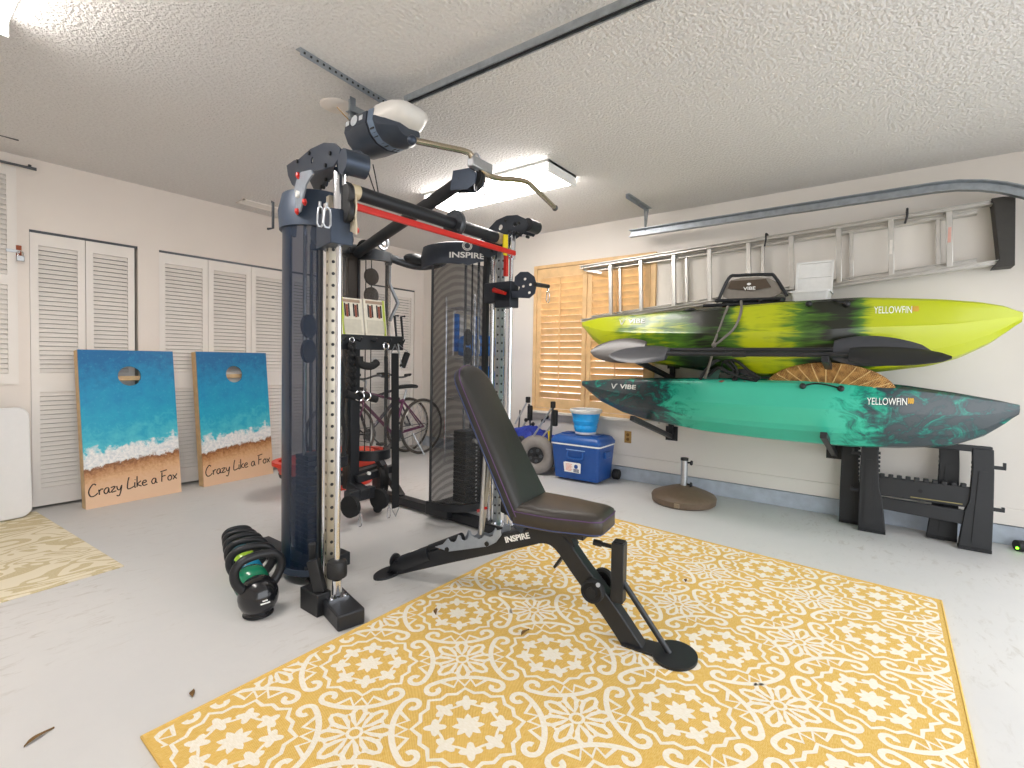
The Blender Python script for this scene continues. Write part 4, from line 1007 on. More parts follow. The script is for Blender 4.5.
paddle('second black kayak paddle resting just behind the first under the yellow kayak', 3.56, pz-.03, onX(612, 358, 3.6).y, onX(951, 356, 3.6).y, .9, M['blade'], M['blackplastic'], M['black'])

# folded kayak seat on the yellow kayak
def PX(px, py, x=KX-.1): return onX(px, py, x)
a = PX(712, 303); b = PX(792, 303); o = thing('kayak_chair', 'folded black framed kayak seat with a brown mesh back on the yellow kayak', 'kayak seat', (a.x, (a.y+b.y)/2, a.z-.02))
quad = [PX(719, 299), PX(729, 278), PX(739, 275.5), PX(768, 274.5), PX(775, 277), PX(787, 296)]
MB().tube(smoothpath(quad, 4), .012, 10).build('back_frame', M['black'], o)
bk = [PX(723, 297), PX(731, 280), PX(769, 278), PX(781, 293), PX(752, 300)]
fx = V((1, 0, 0))
m = MB(); ring_ = smoothpath(bk, 3, True); m.loft([[p+fx*.006 for p in ring_], [p+fx*.03 for p in ring_]]); m.build('backrest', mat('grey_mesh_fabric', '#8b847b', .8, bump=.3, bs=300), o)
pn = [PX(731, 281), PX(766, 279), PX(771, 287), PX(750, 291), PX(728, 288.5)]
m = MB(); m.loft([[p-fx*.004 for p in pn], [p+fx*.01 for p in pn]]); bp_ = m.build('back_panel', mat('brown_panel', '#4f4234', .7), o)
t = MB(); A = PX(741, 289, KX-.112); B = PX(758, 288, KX-.112); t.text('VIBE', .034, frame((A+B)/2, (B-A), (0, 0, 1), (-1, 0, 0)), .0005, sx=1.25, bold=.0007); t.build('lettering', M['white'], bp_, smooth=0)
MB(frame(PX(749, 284, KX-.11), (0, -1, 0), (0, 0, 1), (-1, 0, 0))).prism(circ((0, 0), .014, 16, .009), (0, 0, 0), (1, 0, 0), (0, 1, 0), (0, 0, .002)).build('round_logo', M['white'], bp_)
for p, q in (((716, 301), (786, 299)), ((704, 306), (795, 303))):
    for dx in (0, .3): MB().cyl(PX(*p)+V((dx-.02, 0, 0)), PX(*q)+V((dx-.02, 0, 0)), .013, seg=10).build('seat_rail', M['black'], o)
m = MB(); p = PX(750, 301); m.box(p+V((-.0, -.2, -.02)), p+V((.34, .2, .005))); m.build('seat_cushion', mat('charcoal_cushion', '#3b3a39', .8), o, bevel=.01)
for px in (728, 749): m = MB().tube([PX(px-5, 308), PX(px, 305.5), PX(px+5, 307)], .012, 8); m.build('red_buckle', M['red'], o)
for px in (718, 736, 761, 783): MB().sphere(PX(px, 301)-fx*.02, .017, 10).build('knob', M['blackplastic'], o)

# tackle bin
a = PX(789, 303); o = thing('storage_bin', 'small white plastic bin with its lid standing open on the yellow kayak', 'bin', (a.x, PX(808, 303).y, a.z-.02))
y0 = PX(790, 300).y; y1 = PX(829, 300).y; z0 = PX(808, 303).z-.035; z1 = PX(808, 291.5).z
m = MB(); x0, x1 = KX-.1, KX+.12
def rrect(x0, x1, y0, y1, z, r=.02, n=3):
    P_ = []
    for cx_, cy_, a0 in ((x1-r, y1-r, 0), (x0+r, y1-r, PI/2), (x0+r, y0+r, PI), (x1-r, y0+r, PI*1.5)): P_ += [V((cx_+r*math.cos(a0+PI/2*i/n), cy_+r*math.sin(a0+PI/2*i/n), z)) for i in range(n+1)]
    return P_
ylo, yhi = min(y0, y1), max(y0, y1)
m.loft([rrect(x0+.02, x1-.02, ylo+.02, yhi-.02, z0), rrect(x0, x1, ylo, yhi, z1), rrect(x0+.006, x1-.006, ylo+.006, yhi-.006, z1), rrect(x0+.024, x1-.024, ylo+.024, yhi-.024, z0+.006)])
m.build('tub', M['whiteplastic'], o)
m = MB().loft([rrect(x0-.008, x1+.008, ylo-.008, yhi+.008, z1-.004), rrect(x0-.008, x1+.008, ylo-.008, yhi+.008, z1+.01), rrect(x0+.008, x1-.008, ylo+.008, yhi-.008, z1+.01), rrect(x0+.008, x1-.008, ylo+.008, yhi-.008, z1-.004)], closed=True); m.build('rim', M['whiteplastic'], o)
zt = PX(808, 262, x1).z
LM = frame((x1, (ylo+yhi)/2, z1+.01), (0, -1, 0), (.22, 0, 1), (-1, 0, .22)); hh = zt-z1; ww = (yhi-ylo)/2
m = MB(LM); m.box((-ww, 0, -.004), (ww, hh, 0)); m.bar((-ww, .006, .004), (ww, .006, .004), .014, .014).bar((-ww, hh-.006, .004), (ww, hh-.006, .004), .014, .014).bar((-ww+.006, 0, .004), (-ww+.006, hh, .004), .014, .014).bar((ww-.006, 0, .004), (ww-.006, hh, .004), .014, .014).bar((-ww, hh*.52, .003), (ww, hh*.52, .003), .01, .01)
m.build('lid', M['whiteplastic'], o)

# straps hanging from the seat down to the lower kayak
def cord(nm, lab, cat, pts, r, m=None, x=None):
    P_ = [onX(a, b, c) for a, b, c in pts]
    o = thing(nm, lab, cat, (P_[-1].x, P_[-1].y, min(p.z for p in P_)))
    MB().tube(smoothpath(P_, 4), r, 8).build('cord', m or M['rubber'], o); return o, P_
gc = mat('grey_bungee', '#6c675f', .6)
o, P_ = cord('bungee_cord', 'grey looped bungee cord hanging from the kayak seat across the yellow kayak', 'cord', [(728, 306, 3.74), (722, 322, 3.71), (716, 338, 3.68), (714, 345, 3.66), (724, 338, 3.66), (735, 327, 3.68), (741, 312, 3.72), (741, 301, 3.76)], .009, gc)
MB().sphere(P_[3], .018, 12).build('knot', gc, o)
MB().tube(smoothpath([onX(a, b, c) for a, b, c in ((715, 345, 3.655), (712, 355, 3.65), (709, 366, 3.68), (705, 378, 3.73))], 4), .009, 8).build('tail', gc, o)
# tangled harness on the green kayak
hx = KX-.28
o = thing('folded_kayak_harness', 'tangled black straps and buckles heaped on the teal kayak', 'harness', (hx, onX(735, 380, hx).y, onX(735, 380, hx).z-.01))
P3 = lambda a, b, c=hx: onX(a, b, c)
for pts, r in (([(700, 379), (706, 370), (714, 362), (722, 360), (730, 366), (738, 374)], .012), ([(716, 360), (726, 358), (738, 362), (750, 372), (760, 378)], .011), ([(708, 376), (718, 368), (728, 372), (744, 378), (757, 381)], .012), ([(722, 352), (730, 360), (737, 370), (736, 380), (729, 391)], .009), ([(724, 372), (722, 364), (729, 360), (735, 366), (731, 374), (725, 372)], .006)):
    MB().tube(smoothpath([P3(a, b, hx-.02*i%.05) for i, (a, b) in enumerate(pts)], 4), r, 8).build('strap', M['rubber'], o)
MB().loft([[P3(704, 379), P3(712, 369), P3(722, 366), P3(718, 380)], [P3(704, 379, hx+.1), P3(712, 369, hx+.1), P3(722, 366, hx+.1), P3(718, 380, hx+.1)]]).build('fabric_pad', mat('dark_green_fabric', '#2c4a42', .8), o)
MB().loft([[P3(737, 372, hx+.02), P3(760, 381, hx+.02), P3(756, 373, hx+.02), P3(741, 365, hx+.02)], [P3(737, 372, hx+.1), P3(760, 381, hx+.1), P3(756, 373, hx+.1), P3(741, 365, hx+.1)]]).build('seat_flap', M['black'], o)
MB().loft([[P3(736, 374), P3(731, 385), P3(725, 394), P3(730, 382)], [P3(738, 374, hx-.02), P3(733, 385, hx-.02), P3(726, 394, hx-.02), P3(731, 382, hx-.02)]]).build('rudder_fin', M['blackplastic'], o)
for a, b in ((722, 382), (745, 383)): MB().sphere(P3(a, b, hx-.02), .022, 10, (1, 1.4, .6)).build('red_buckle', mat('dull_red_buckle', '#9a3a2a', .5), o)

# woven round basket lying behind
c = V((3.86, onX(826, 380, 3.79).y, .965)); BM = frame(c, (0, -1, 0), (-.42, 0, .9)) @ Matrix.Diagonal((1.0, .6, 1, 1))
o = thing('woven_basket', 'round woven straw tray tucked upright into the teal kayak', 'basket', c)
k = NT('woven_straw'); co = k.coord(); x, y, z = k.sep(co)
ang = k.math('ARCTAN2', y, z); w1 = k.math('SINE', k.math('MULTIPLY', ang, 130.)); rad = k.math('SQRT', k.math('ADD', k.math('MULTIPLY', z, z), k.math('MULTIPLY', y, y)))
w2 = k.math('SINE', k.math('MULTIPLY', rad, 420.)); wv = k.math('MULTIPLY', w1, w2)
k.base(k.mix(k.ramp(wv, [(.3, (0, 0, 0)), (.7, (1, 1, 1))]), k.ramp(k.noise(co, 30, 4), [(.35, lin('#7a4e22')), (.65, lin('#b98a4a'))]), lin('#d3ab6b')))
k.bump(wv, .6, .004); k.b.inputs['Roughness'].default_value = .8; M['straw'] = k.m
prof = [(0, .16), (.1, .155), (.2, .135), (.28, .1), (.34, .055), (.37, .0), (.375, -.02), (.36, -.02), (.355, .0), (.325, .045), (.27, .085), (.19, .12), (.1, .14), (0, .145)]
m = MB(BM).lathe([(a, b*.25) for a, b in prof], (0, 0, 0), (0, 0, 1), 60); bs_ = m.build('bowl', M['straw'], o)
for i in range(28):
    a = i*2*PI/28; P_ = [V((math.cos(a)*r, math.sin(a)*r, h*.25+.002)) for r, h in prof[1:6]]
    MB(BM).tube(P_, .004, 5).build('rib', mat('pale_straw', '#d8b67c', .8) if i == 0 else bpy.data.materials['pale_straw'], o)

# ---- extension ladder hung sideways
LX = 4.44
o = thing('extension_ladder', 'long aluminium extension ladder hung sideways on the wall above the kayaks', 'ladder', (LX, 1., 1.9))
tL = onX(583, 268.5, LX); tR = onX(1003, 203, LX); ld = (tR-tL).normalized(); upv = ld.cross(V((1, 0, 0))).normalized()
if upv.z < 0: upv = -upv
LW = .40
Ltot = (tR-tL).length
def rail(o, p, q, x, nm='rail'):
    d = (q-p).normalized(); u = d.cross(V((1, 0, 0))).normalized()
    if u.z < 0: u = -u
    pr = [(-.034, .014), (.034, .014), (.034, .010), (.003, .010), (.003, -.010), (.034, -.010), (.034, -.014), (-.034, -.014), (-.034, -.010), (-.003, -.010), (-.003, .010), (-.034, .010)]
    m = MB().loft([[V((x+a, 0, 0))+V((0, e.y, e.z))+u*b for a, b in pr] for e in (p, q)]); return m.build(nm, M['alu'], o, smooth=0)
rail(o, tL, tR, LX-.045, 'upper_rail')
bL = onX(583, 321, LX-.02); bR = onX(1003, 262.5, LX-.02); rail(o, bL, bR, LX-.045, 'lower_rail')
def LWa(y): t = (tL.y-y)/(tL.y-tR.y); return (tL.z+(tR.z-tL.z)*t)-(bL.z+(bR.z-bL.z)*t)
f0 = tL+ld*.08-upv*.03; f1 = tR-ld*.9-upv*.03
rail(o, f0, tR-ld*.12-upv*.03, LX+.022, 'fly_rail'); rail(o, V((0, bL.y-.08, bL.z+.035)), V((0, bR.y+.12, bR.z+.03)), LX+.022, 'fly_rail')
yr = [onX(px, py, LX-.045) for px, py in ((610, 285), (641, 280), (673, 275), (710, 270), (748, 262), (790, 258), (838, 250), (890, 242), (948, 235))]
sp = (yr[0].y-yr[-1].y)/8
for i in range(9):
    t = (tL.y-(yr[0].y-sp*i))/(-ld.y); c_ = tL+ld*t
    p = V((LX-.045, c_.y, c_.z)); m = MB()
    m.bar(p-upv*.012, p-upv*(LWa(p.y)-.012), .034, .03, (1, 0, 0)); m.build('rung', M['alu'], o, bevel=.003)
for px in (620, 686, 762, 850, 936):
    c_ = onX(px, 260, LX+.02); t = (tL.y-c_.y)/(-ld.y); c_ = tL+ld*t; p = V((LX+.022, c_.y, c_.z))
    MB().bar(p-upv*.035, p-upv*(LWa(p.y)-.035), .026, .026, (1, 0, 0)).build('fly_rung', M['alu'], o, bevel=.003)
rubber_end = MB().loft([[V((LX-.09+dx*.13, e.y, e.z)) for e in (tR-ld*.01+upv*.02, tR-ld*.065+upv*.02, tR-ld*.055-upv*.02, tR-ld*.03-upv*(LW-.03), tR-ld*.06-upv*(LW+.02), tR+ld*.04-upv*(LW+.02), tR+ld*.045+upv*.01)] for dx in (0, 1)])
rubber_end.build('rubber_end_guard', mat('dark_rubber_guard', '#3a3835', .7), o, bevel=.004)
a = tL+ld*.02-upv*.02; MB().bar(V((LX-.02, a.y, a.z)), V((LX-.02, a.y-.2, a.z-.05)), .004, .02).build('rope_guide', M['alu'], o)
for i in (7, 8):
    t = (tL.y-(yr[0].y-sp*i))/(-ld.y); c_ = tL+ld*t-upv*(.2 if i == 7 else .17)
    MB().box((LX-.0625, c_.y-.008, c_.z-.05), (LX-.0615+.0, c_.y+.008, c_.z+.05)).build('warning_label', mat('ladder_label_%d' % i, '#e7e2da' if i == 7 else '#d9a79a', .5), o, smooth=0)
for px, py in ((907, 216), (766, 240)):
    c_ = onX(px, py, LX-.09); hk = thing('ladder_hook', 'black hook over the upper ladder rail, %s' % ('under the curved garage door track' if px > 800 else 'behind the white bin, partly hidden'), 'hook', c_)
    MB().tube(smoothpath([(XW, c_.y, c_.z+.045), (LX-.09, c_.y, c_.z+.05), (LX-.1, c_.y, c_.z-.0), (LX-.09, c_.y+.01, c_.z-.05)], 4), .007, 8).build('hook', M['blackplastic'], hk)

# ---- cooler
C0 = V((4.08, 2.09, 0)); CW = .52; CD = .36; Hc = .385
CM = Matrix.Translation(C0+V((0, 0, 0))) @ rotZ(math.radians(2))
o = thing('cooler', 'blue wheeled cooler with a white lid seam and a sticker on its front', 'cooler', C0+V((.17, .25, 0)))
M['cool'] = mat('cooler_blue', '#1f4f97', .35, var=.05); M['cool2'] = mat('cooler_lid_blue', '#2458a0', .35)
def rr2(x0, x1, y0, y1, z, r=.03): return rrect(x0, x1, y0, y1, z, r, 4)
MB(CM).loft([rr2(.035, CD-.015, .03, CW-.03, .025), rr2(.03, CD-.012, .025, CW-.025, .06), rr2(.012, CD-.002, .008, CW-.008, .28), rr2(.005, CD, .002, CW-.002, Hc-.035)]).build('tub', M['cool'], o)
MB(CM).loft([rr2(0, CD+.004, -.003, CW+.003, Hc-.035), rr2(0, CD+.004, -.003, CW+.003, Hc-.02)]).build('white_seam', M['white'], o)
MB(CM).loft([rr2(-.002, CD+.005, -.005, CW+.005, Hc-.02), rr2(-.002, CD+.005, -.005, CW+.005, Hc+.005), rr2(.02, CD-.02, .02, CW-.02, Hc+.045), rr2(.04, CD-.04, .04, CW-.04, Hc+.055)]).build('lid', M['cool2'], o)
MB(CM).box((.1, .06, Hc+.054), (.24, .14, Hc+.066)).box((.1, CW-.14, Hc+.054), (.24, CW-.06, Hc+.066)).build('cup_recess', M['cool'], o, bevel=.004)
MB(CM).tube(smoothpath([(.012, .17, .29), (.0, .17, .285), (-.006, .18, .235), (-.006, .32, .235), (.0, .33, .285), (.012, .33, .29)], 3), .008, 8).build('front_handle', M['cool2'], o)
MB(CM).box((.005, .15, .305), (.012, .35, .313)).build('front_ledge', mat('light_blue_edge', '#8fb0dc', .4), o)
st_ = MB(CM).prism([(.19, .095), (.36, .095), (.37, .185), (.35, .192), (.2, .192), (.185, .185)], (.009, 0, 0), (.045, 1, 0) if 0 else (0, 1, 0), (-.09, 0, 1) if 0 else (-.055, 0, 1), (-.003, 0, 0)).build('sticker', M['white'], o, smooth=0)
def sfr(y0, z0, y1, z1, m, nm): MB(CM).prism([(y0, z0), (y1, z0), (y1, z1), (y0, z1)], (.006, 0, 0), (0, 1, 0), (-.055, 0, 1), (-.0018, 0, 0)).build(nm, m, st_, smooth=0)
for i in range(6): sfr(.285-(i % 2)*.01, .11+i*.012, .345, .115+i*.012, mat('salmon_print', '#e39a84', .6) if i == 0 else bpy.data.materials['salmon_print'], 'print_line')
MB(CM).prism(circ((.235, .155), .02, 16), (.006, 0, 0), (0, 1, 0), (-.055, 0, 1), (-.0018, 0, 0)).build('blue_emblem', M['cool'], st_, smooth=0)
for i in range(3): sfr(.205, .102+i*.011, .262, .109+i*.011, mat('navy_print', '#3a3f66', .6) if i == 0 else bpy.data.materials['navy_print'], 'print_line')
for x in (.25,):
    MB(CM).box((.12, -.012, .24), (.24, .012, .30)).build('side_handle', M['cool2'], o, bevel=.006)
MB(CM).lathe([(0, -.03), (.045, -.03), (.05, -.02), (.05, .02), (.045, .03), (0, .03)], (CD-.03, -.03, .065), (0, 1, 0), 26).lathe([(0, -.004), (.02, -.004), (.02, 0), (0, 0)], (CD-.03, -.0605, .065), (0, 1, 0), 16).build('wheel', M['rubber'], o)
MB(CM).lathe([(0, -.03), (.045, -.03), (.05, -.02), (.05, .02), (.045, .03), (0, .03)], (CD-.03, CW+.03, .065), (0, 1, 0), 26).build('wheel', M['rubber'], o)
MB(CM).cyl((CD-.03, -.0, .065), (CD-.03, CW, .065), .01, seg=8).build('axle', M['steel'], o)
# collapsible bucket
B0 = onZ(588, 433, Hc+.055); B0 = V((4.25, 2.33, Hc+.067))
o = thing('collapsible_bucket', 'bright blue collapsible bucket with white rim and base on top of the cooler', 'bucket', B0)
MB().lathe([(0, 0), (.1, 0), (.104, .02), (.1, .024), (0, .024)], B0, seg=36).build('base', M['whiteplastic'], o)
MB().lathe([(.1, .02), (.104, .024), (.115, .075), (.112, .085), (.128, .13), (.124, .14), (.138, .2), (.142, .205), (.136, .205), (.12, .14), (.108, .08), (.098, .03)], B0, seg=40, close=True).build('wall', mat('bucket_blue', '#22a4ee', .35), o)
MB().lathe([(.136, .2), (.142, .2), (.155, .215), (.157, .235), (.15, .24), (.138, .235), (.132, .21)], B0, seg=40, close=True).build('rim', M['whiteplastic'], o)
MB().tube([B0+V((.155*math.cos(a), .155*math.sin(a), .225+.0*a)) for a in [PI*.1+i*PI*.8/12 for i in range(13)]], .005, 6).build('handle', M['whiteplastic'], o)

# umbrella base
U = V((4.1, 1.32, 0)); o = thing('umbrella_base', 'bronze round umbrella base with a short steel pipe below the teal kayak', 'umbrella base', U)
MB().lathe([(0, 0), (.235, 0), (.25, .012), (.256, .055), (.245, .072), (.2, .092), (.12, .122), (.07, .137), (.04, .145), (0, .145)], U, seg=48).build('dome', mat('bronze_resin', '#6b5a49', .5, bump=.3, bs=180), o)
MB().box(U+V((-.26, -.05, .015)), U+V((-.235, -.01, .05))).build('drain_plug', mat('plug_brown', '#8a7a64', .5), o, bevel=.003)
MB().cyl(U+V((0, 0, .11)), U+V((0, 0, .36)), .027, seg=24).build('pipe', M['steel'], o)
MB().lathe([(.028, .35), (.031, .35), (.031, .37), (.018, .372), (0, .366)], U, seg=24).build('pipe_collar', M['blackplastic'], o)
for z in (.155, .335):
    MB().cyl(U+V((.0, -.025, z)), U+V((.0, -.05, z)), .008, seg=10).lathe([(0, 0), (.018, 0), (.021, .006), (.018, .014), (0, .014)], U+V((0, -.05, z)), (0, -1, 0), 14).build('clamp_knob', M['blackplastic'], o)

# sawhorses, folded, leaning against the wall
def sawhorse(lab, X0, yL, yR, seed):
    o = thing('sawhorse', lab, 'sawhorse', (X0, (yL+yR)/2, 0)); lean = .06
    Ht = .64; TM = frame((X0, 0, 0), (0, -1, 0), (lean, 0, 1), (-1, 0, lean))
    a, b = -yL, -yR
    M_ = M['saw']
    for s, e in ((1, a), (-1, b)):
        out = [(0, 0), (.15, 0), (.153, .03), (.13, .24), (.11, .31), (.1, .52), (.105, Ht), (.005, Ht), (.0, .5), (-.002, .27)] if s > 0 else [(0, 0), (-.15, 0), (-.153, .03), (-.13, .24), (-.11, .31), (-.1, .52), (-.105, Ht), (-.005, Ht), (.0, .5), (.002, .27)]
        if s < 0: out = [(x, z) for x, z in out]
        poly = [(e+(x-.125 if s > 0 else x+.125)*1.0, z) for x, z in out]
        poly = [(e+(x if s > 0 else x), z) for x, z in out]
        m = MB(TM); m.prism(poly, (0, 0, 0), (1, 0, 0), (0, 1, 0), (0, 0, .055)); lg = m.build('leg', M_, o, bevel=.004)
        MB(TM).prism([(e+s*.03, .05), (e+s*.095, .05), (e+s*.07, .5), (e+s*.03, .5)], (0, 0, .055), (1, 0, 0), (0, 1, 0), (0, 0, .006)).build('leg_rib', M_, lg, smooth=0)
        MB(TM).prism([(e, .0), (e+s*.155, .0), (e+s*.155, .02), (e, .02)], (0, 0, -.005), (1, 0, 0), (0, 1, 0), (0, 0, .068)).build('foot', M['rubber'], lg)
        m = MB(TM)
        for i in range(9):
            z = .3+i*.03; m.box((e+s*.1-.004, z, .01), (e+s*.108+.004, z+.016, .045))
        m.build('ladder_teeth', M_, lg, smooth=0)
        if seed == 0:
            for z, l in ((.52, .045), (.26, .03)):
                m = MB(TM); x0 = e-s*.0; m.box((x0-s*.05, z, .015), (x0, z+.022, .035)).box((x0-s*.055, z, .015), (x0-s*.04, z+l, .035)); m.build('side_hook', M_, lg, bevel=.002)
    ia, ib = a+.1, b-.1
    if seed == 0:
        MB(TM).prism([(ia, .17), (ib, .15), (ib, .24), (ia, .25)], (0, 0, .01), (1, 0, 0), (0, 1, 0), (0, 0, .035)).build('lower_beam', M_, o, bevel=.004)
        MB(TM).box((ia, .26, .0), (ib, .39, .04)).build('tool_tray', M_, o, bevel=.006)
        for i in range(10):
            x = ia+.012+i*(ib-ia-.05)/9.3
            MB(TM).box((x, .385, .0), (x+.028, .41, .045)).build('tray_tooth', M_, o, bevel=.004)
        MB(TM).lathe([(0, 0), (.012, 0), (.012, .003), (0, .003)], ((ia+ib)/2-.01, .325, .039), (0, 0, 1), 14).build('tray_hole', M['rubber'], o)
        MB(TM).box((ia+.18, .275, .0395), (ib-.04, .281, .0415)).build('yellow_scuff_label', mat('label_ochre', '#8f8455', .6), o, smooth=0)
    MB(TM).box((a+.01, Ht-.022, .004), (b-.01, Ht+.018, .05)).build('top_beam', M_, o, bevel=.006)
M['saw'] = mat('sawhorse_black_plastic', '#1f2124', .5, bump=.15, bs=250)
sawhorse('front black plastic sawhorse with a tool tray leaning below the teal kayak', 4.27, .14, -.54, 0)
sawhorse('rear black plastic sawhorse between the front one and the wall', 4.40, .26, -.39, 1)
# small device with a green light at the right edge
p = onZ(1016, 551); o = thing('power_adapter', 'small black and white plug-in device with a green light by the right edge', 'adapter', (p.x, p.y, 0))
MB().cyl((p.x, p.y, .035), (p.x+.02, p.y-.04, .035), .034, seg=24).build('body', M['blackplastic'], o)
MB().sphere((p.x-.03, p.y-.0, .028), .008, 10).build('green_light', emat('green_led', '#7aff2a', 4), o)
MB().box((p.x+.01, p.y-.14, .008), (p.x+.05, p.y-.035, .06)).build('connector', M['whiteplastic'], o, bevel=.003)
# ================================================================== RUGS
k = NT('yellow_woven_rug'); co = k.coord(); x, y, z = k.sep(co)
wv = k.math('MULTIPLY', k.math('SINE', k.math('MULTIPLY', x, 900.)), k.math('SINE', k.math('MULTIPLY', y, 900.)))
n = k.noise(k.mapping(co, (60, 420, 1)), 1., 3)
k.base(k.mix(k.ramp(n, [(.3, (0, 0, 0)), (.7, (1, 1, 1))]), lin('#e0b250'), lin('#efcd7c'))); k.b.inputs['Roughness'].default_value = .95
k.bump(wv, .5, .003); M['rugy'] = k.m
k = NT('ivory_rug_yarn'); n = k.noise(k.mapping(k.coord(), (420, 60, 1)), 1., 3)
k.base(k.mix(k.ramp(n, [(.3, (0, 0, 0)), (.7, (1, 1, 1))]), lin('#e6dcc4'), lin('#f4eee2'))); k.b.inputs['Roughness'].default_value = .95; M['rugw'] = k.m
rx0, rx1, ry0, ry1 = .47, 3.245, -.25, 1.755
sx_, sy_ = .478, .5; ox, oy = 1.13, 1.51; ZP = .0086
class RugMB(MB):
    cnt = 0
    def _v(s, p):
        p = V(p); p.z += s.cnt*.000004; return s.bm.verts.new(s.M @ p)
    def ribbon(s, pts, w, n=(0, 0, 1), closed=False):
        s.cnt = (s.cnt+1) % 60
        return MB.ribbon(s, pts, w, n, closed)
m = RugMB(); m.mi = 1
def polar(c, r, a): return V((c[0]+r*math.cos(a)*sx_/.49, c[1]+r*math.sin(a)*sy_/.49, ZP))
def rosette(c, r, lobes, f=.5, n=24, ph=0.):
    m.cnt = (m.cnt+1) % 60; pts = []
    for i in range(n):
        a = 2*PI*i/n; rr_ = r*(1-f*.5*(1-math.cos(lobes*a)))
        pts.append(V((c[0]+rr_*math.cos(a+ph), c[1]+rr_*math.sin(a+ph), ZP)))
    cv = m._v((c[0], c[1], ZP)); vs = [m._v(p) for p in pts]
    for i in range(n): m.f([cv, vs[i], vs[(i+1) % n]])
def ringr(c, r, w, n=16): m.ribbon([V((c[0]+r*math.cos(2*PI*i/n), c[1]+r*math.sin(2*PI*i/n), ZP)) for i in range(n)], w, closed=True)
def medallion(c):
    W = .019
    for q in range(4):
        a0 = q*PI/2+.26; a1 = (q+1)*PI/2-.26
        pts = [polar(c, .236, a0+(a1-a0)*i/10) for i in range(11)]
        # curls at both ends, rolling inward
        for end, s in ((0, -1), (10, 1)):
            a = a0 if end == 0 else a1; cc = polar(c, .206, a+s*.02); cu = []
            for i in range(13):
                t = i/12; th = a+s*(t*PI*1.55); rr_ = .030*(1-.55*t)
                cu.append(V((cc.x+rr_*math.cos(th), cc.y+rr_*math.sin(th), ZP)))
            pts = (cu[::-1]+pts) if end == 0 else (pts+cu)
        m.ribbon(pts, W)
        zz = [polar(c, r, (q+.5)*PI/2+d) for r, d in ((.232, -.36), (.19, -.2), (.226, -.1), (.19, 0.), (.226, .1), (.19, .2), (.232, .36))]
        m.ribbon(zz, .0135)
    oc_ = []
    for i in range(32):
        a = 2*PI*i/32; oc_.append(polar(c, .158+(.010 if i % 4 == 0 else -.004 if i % 4 == 2 else .0), a))
    m.ribbon([polar(c, (.176, .152, .162, .152)[i % 4], 2*PI*i/32) for i in range(32)], .0135, closed=True)
    for i in range(8):
        a = 2*PI*i/8; p = polar(c, .104, a); rosette(p, .037, 4, .5, 24, a)
        p2 = polar(c, .104, a+PI/8); m.ribbon([p, polar(c, .093, a+PI/8), polar(c, .104, a+PI/4)], .009)
    rosette(c, .052, 8, .4, 32, 0)
def eyes(c): pass
def flower(c):
    for i in range(8):
        a = 2*PI*i/8; L_ = .118 if i % 2 == 0 else .112
        def P_(r, d): return V((c[0]+r*math.cos(a)-d*math.sin(a), c[1]+r*math.sin(a)+d*math.cos(a), ZP))
        m.ribbon([P_(.03, .0), P_(.055, .013), P_(.085, .02), P_(L_-.008, .012), P_(L_, .0), P_(L_-.008, -.012), P_(.085, -.02), P_(.055, -.013)], .0155, closed=True)
        for r, d in ((.085, .032), (.1, .022), (.085, -.032), (.1, -.022), (L_+.006, 0)): m.ribbon([P_(r-.012, d*.6), P_(r, d)], .009)
    ringr(c, .021, .011)
for i in range(-2, 6):
    for j in range(-1, 5): medallion((ox+i*sx_, oy-j*sy_))
for i in range(-2, 7):
    for j in range(-1, 5): flower((ox-sx_/2+i*sx_, oy+sy_/2-j*sy_))
corners = [V((.49, ry1-.012, 0)), V((2.3, 1.768, 0)), V((2.75, 1.705, 0)), V((3.31, 1.585, 0)), V((3.19, ry0+.012, 0)), V((.46, ry0+.012, 0))]
for a, b in zip(corners, corners[1:]+corners[:1]):
    d = (b-a).normalized(); nn = V((-d.y, d.x, 0))      # outward for clockwise ring
    g = list(m.bm.verts)+list(m.bm.edges)+list(m.bm.faces)
    bmesh.ops.bisect_plane(m.bm, geom=g, plane_co=a-nn*.02, plane_no=nn, clear_outer=True)
m.mi = 0; m.cnt = 0; m.prism([(p.x, p.y) for p in corners], (0, 0, .0), (1, 0, 0), (0, 1, 0), (0, 0, .008))
for p in (0,):
    m.tube([c_+V((0, 0, .005)) for c_ in corners], .0052, 6, closed=True)
o = m.build('area_rug', [M['rugy'], M['rugw']], None, smooth=0, recalc=True)
tag(o, 'large yellow and white medallion patterned rug on the floor under the bench', 'rug')
# upward normals for the flat pattern faces
# beige runner
k = NT('beige_swirl_rug'); co = k.coord()
wn = k.math('SINE', k.math('MULTIPLY', k.noise(k.mapping(co, (1, 1.7, 1), rot=(0, 0, .5)), 2.3, 1.2, .4, 1.6), 46.))
k.base(k.mix(k.ramp(wn, [(.25, (0, 0, 0)), (.4, (1, 1, 1))]), lin('#e9dfc6'), k.ramp(k.noise(co, 150, 2), [(.3, lin('#c9b98f')), (.7, lin('#d9cba5'))])))
k.b.inputs['Roughness'].default_value = .95; k.bump(k.noise(co, 300, 2), .4, .003); M['rugb'] = k.m
q = [(.735, 4.86), (.838, 3.255), (-.9, 3.05), (-1.0, 4.7)]
o = MB().prism(q[::-1], (0, 0, 0), (1, 0, 0), (0, 1, 0), (0, 0, .008)).build('runner_rug', M['rugb'], None, bevel=.003)
tag(o, 'beige and cream swirl patterned rug at the left edge below the white panel', 'rug')

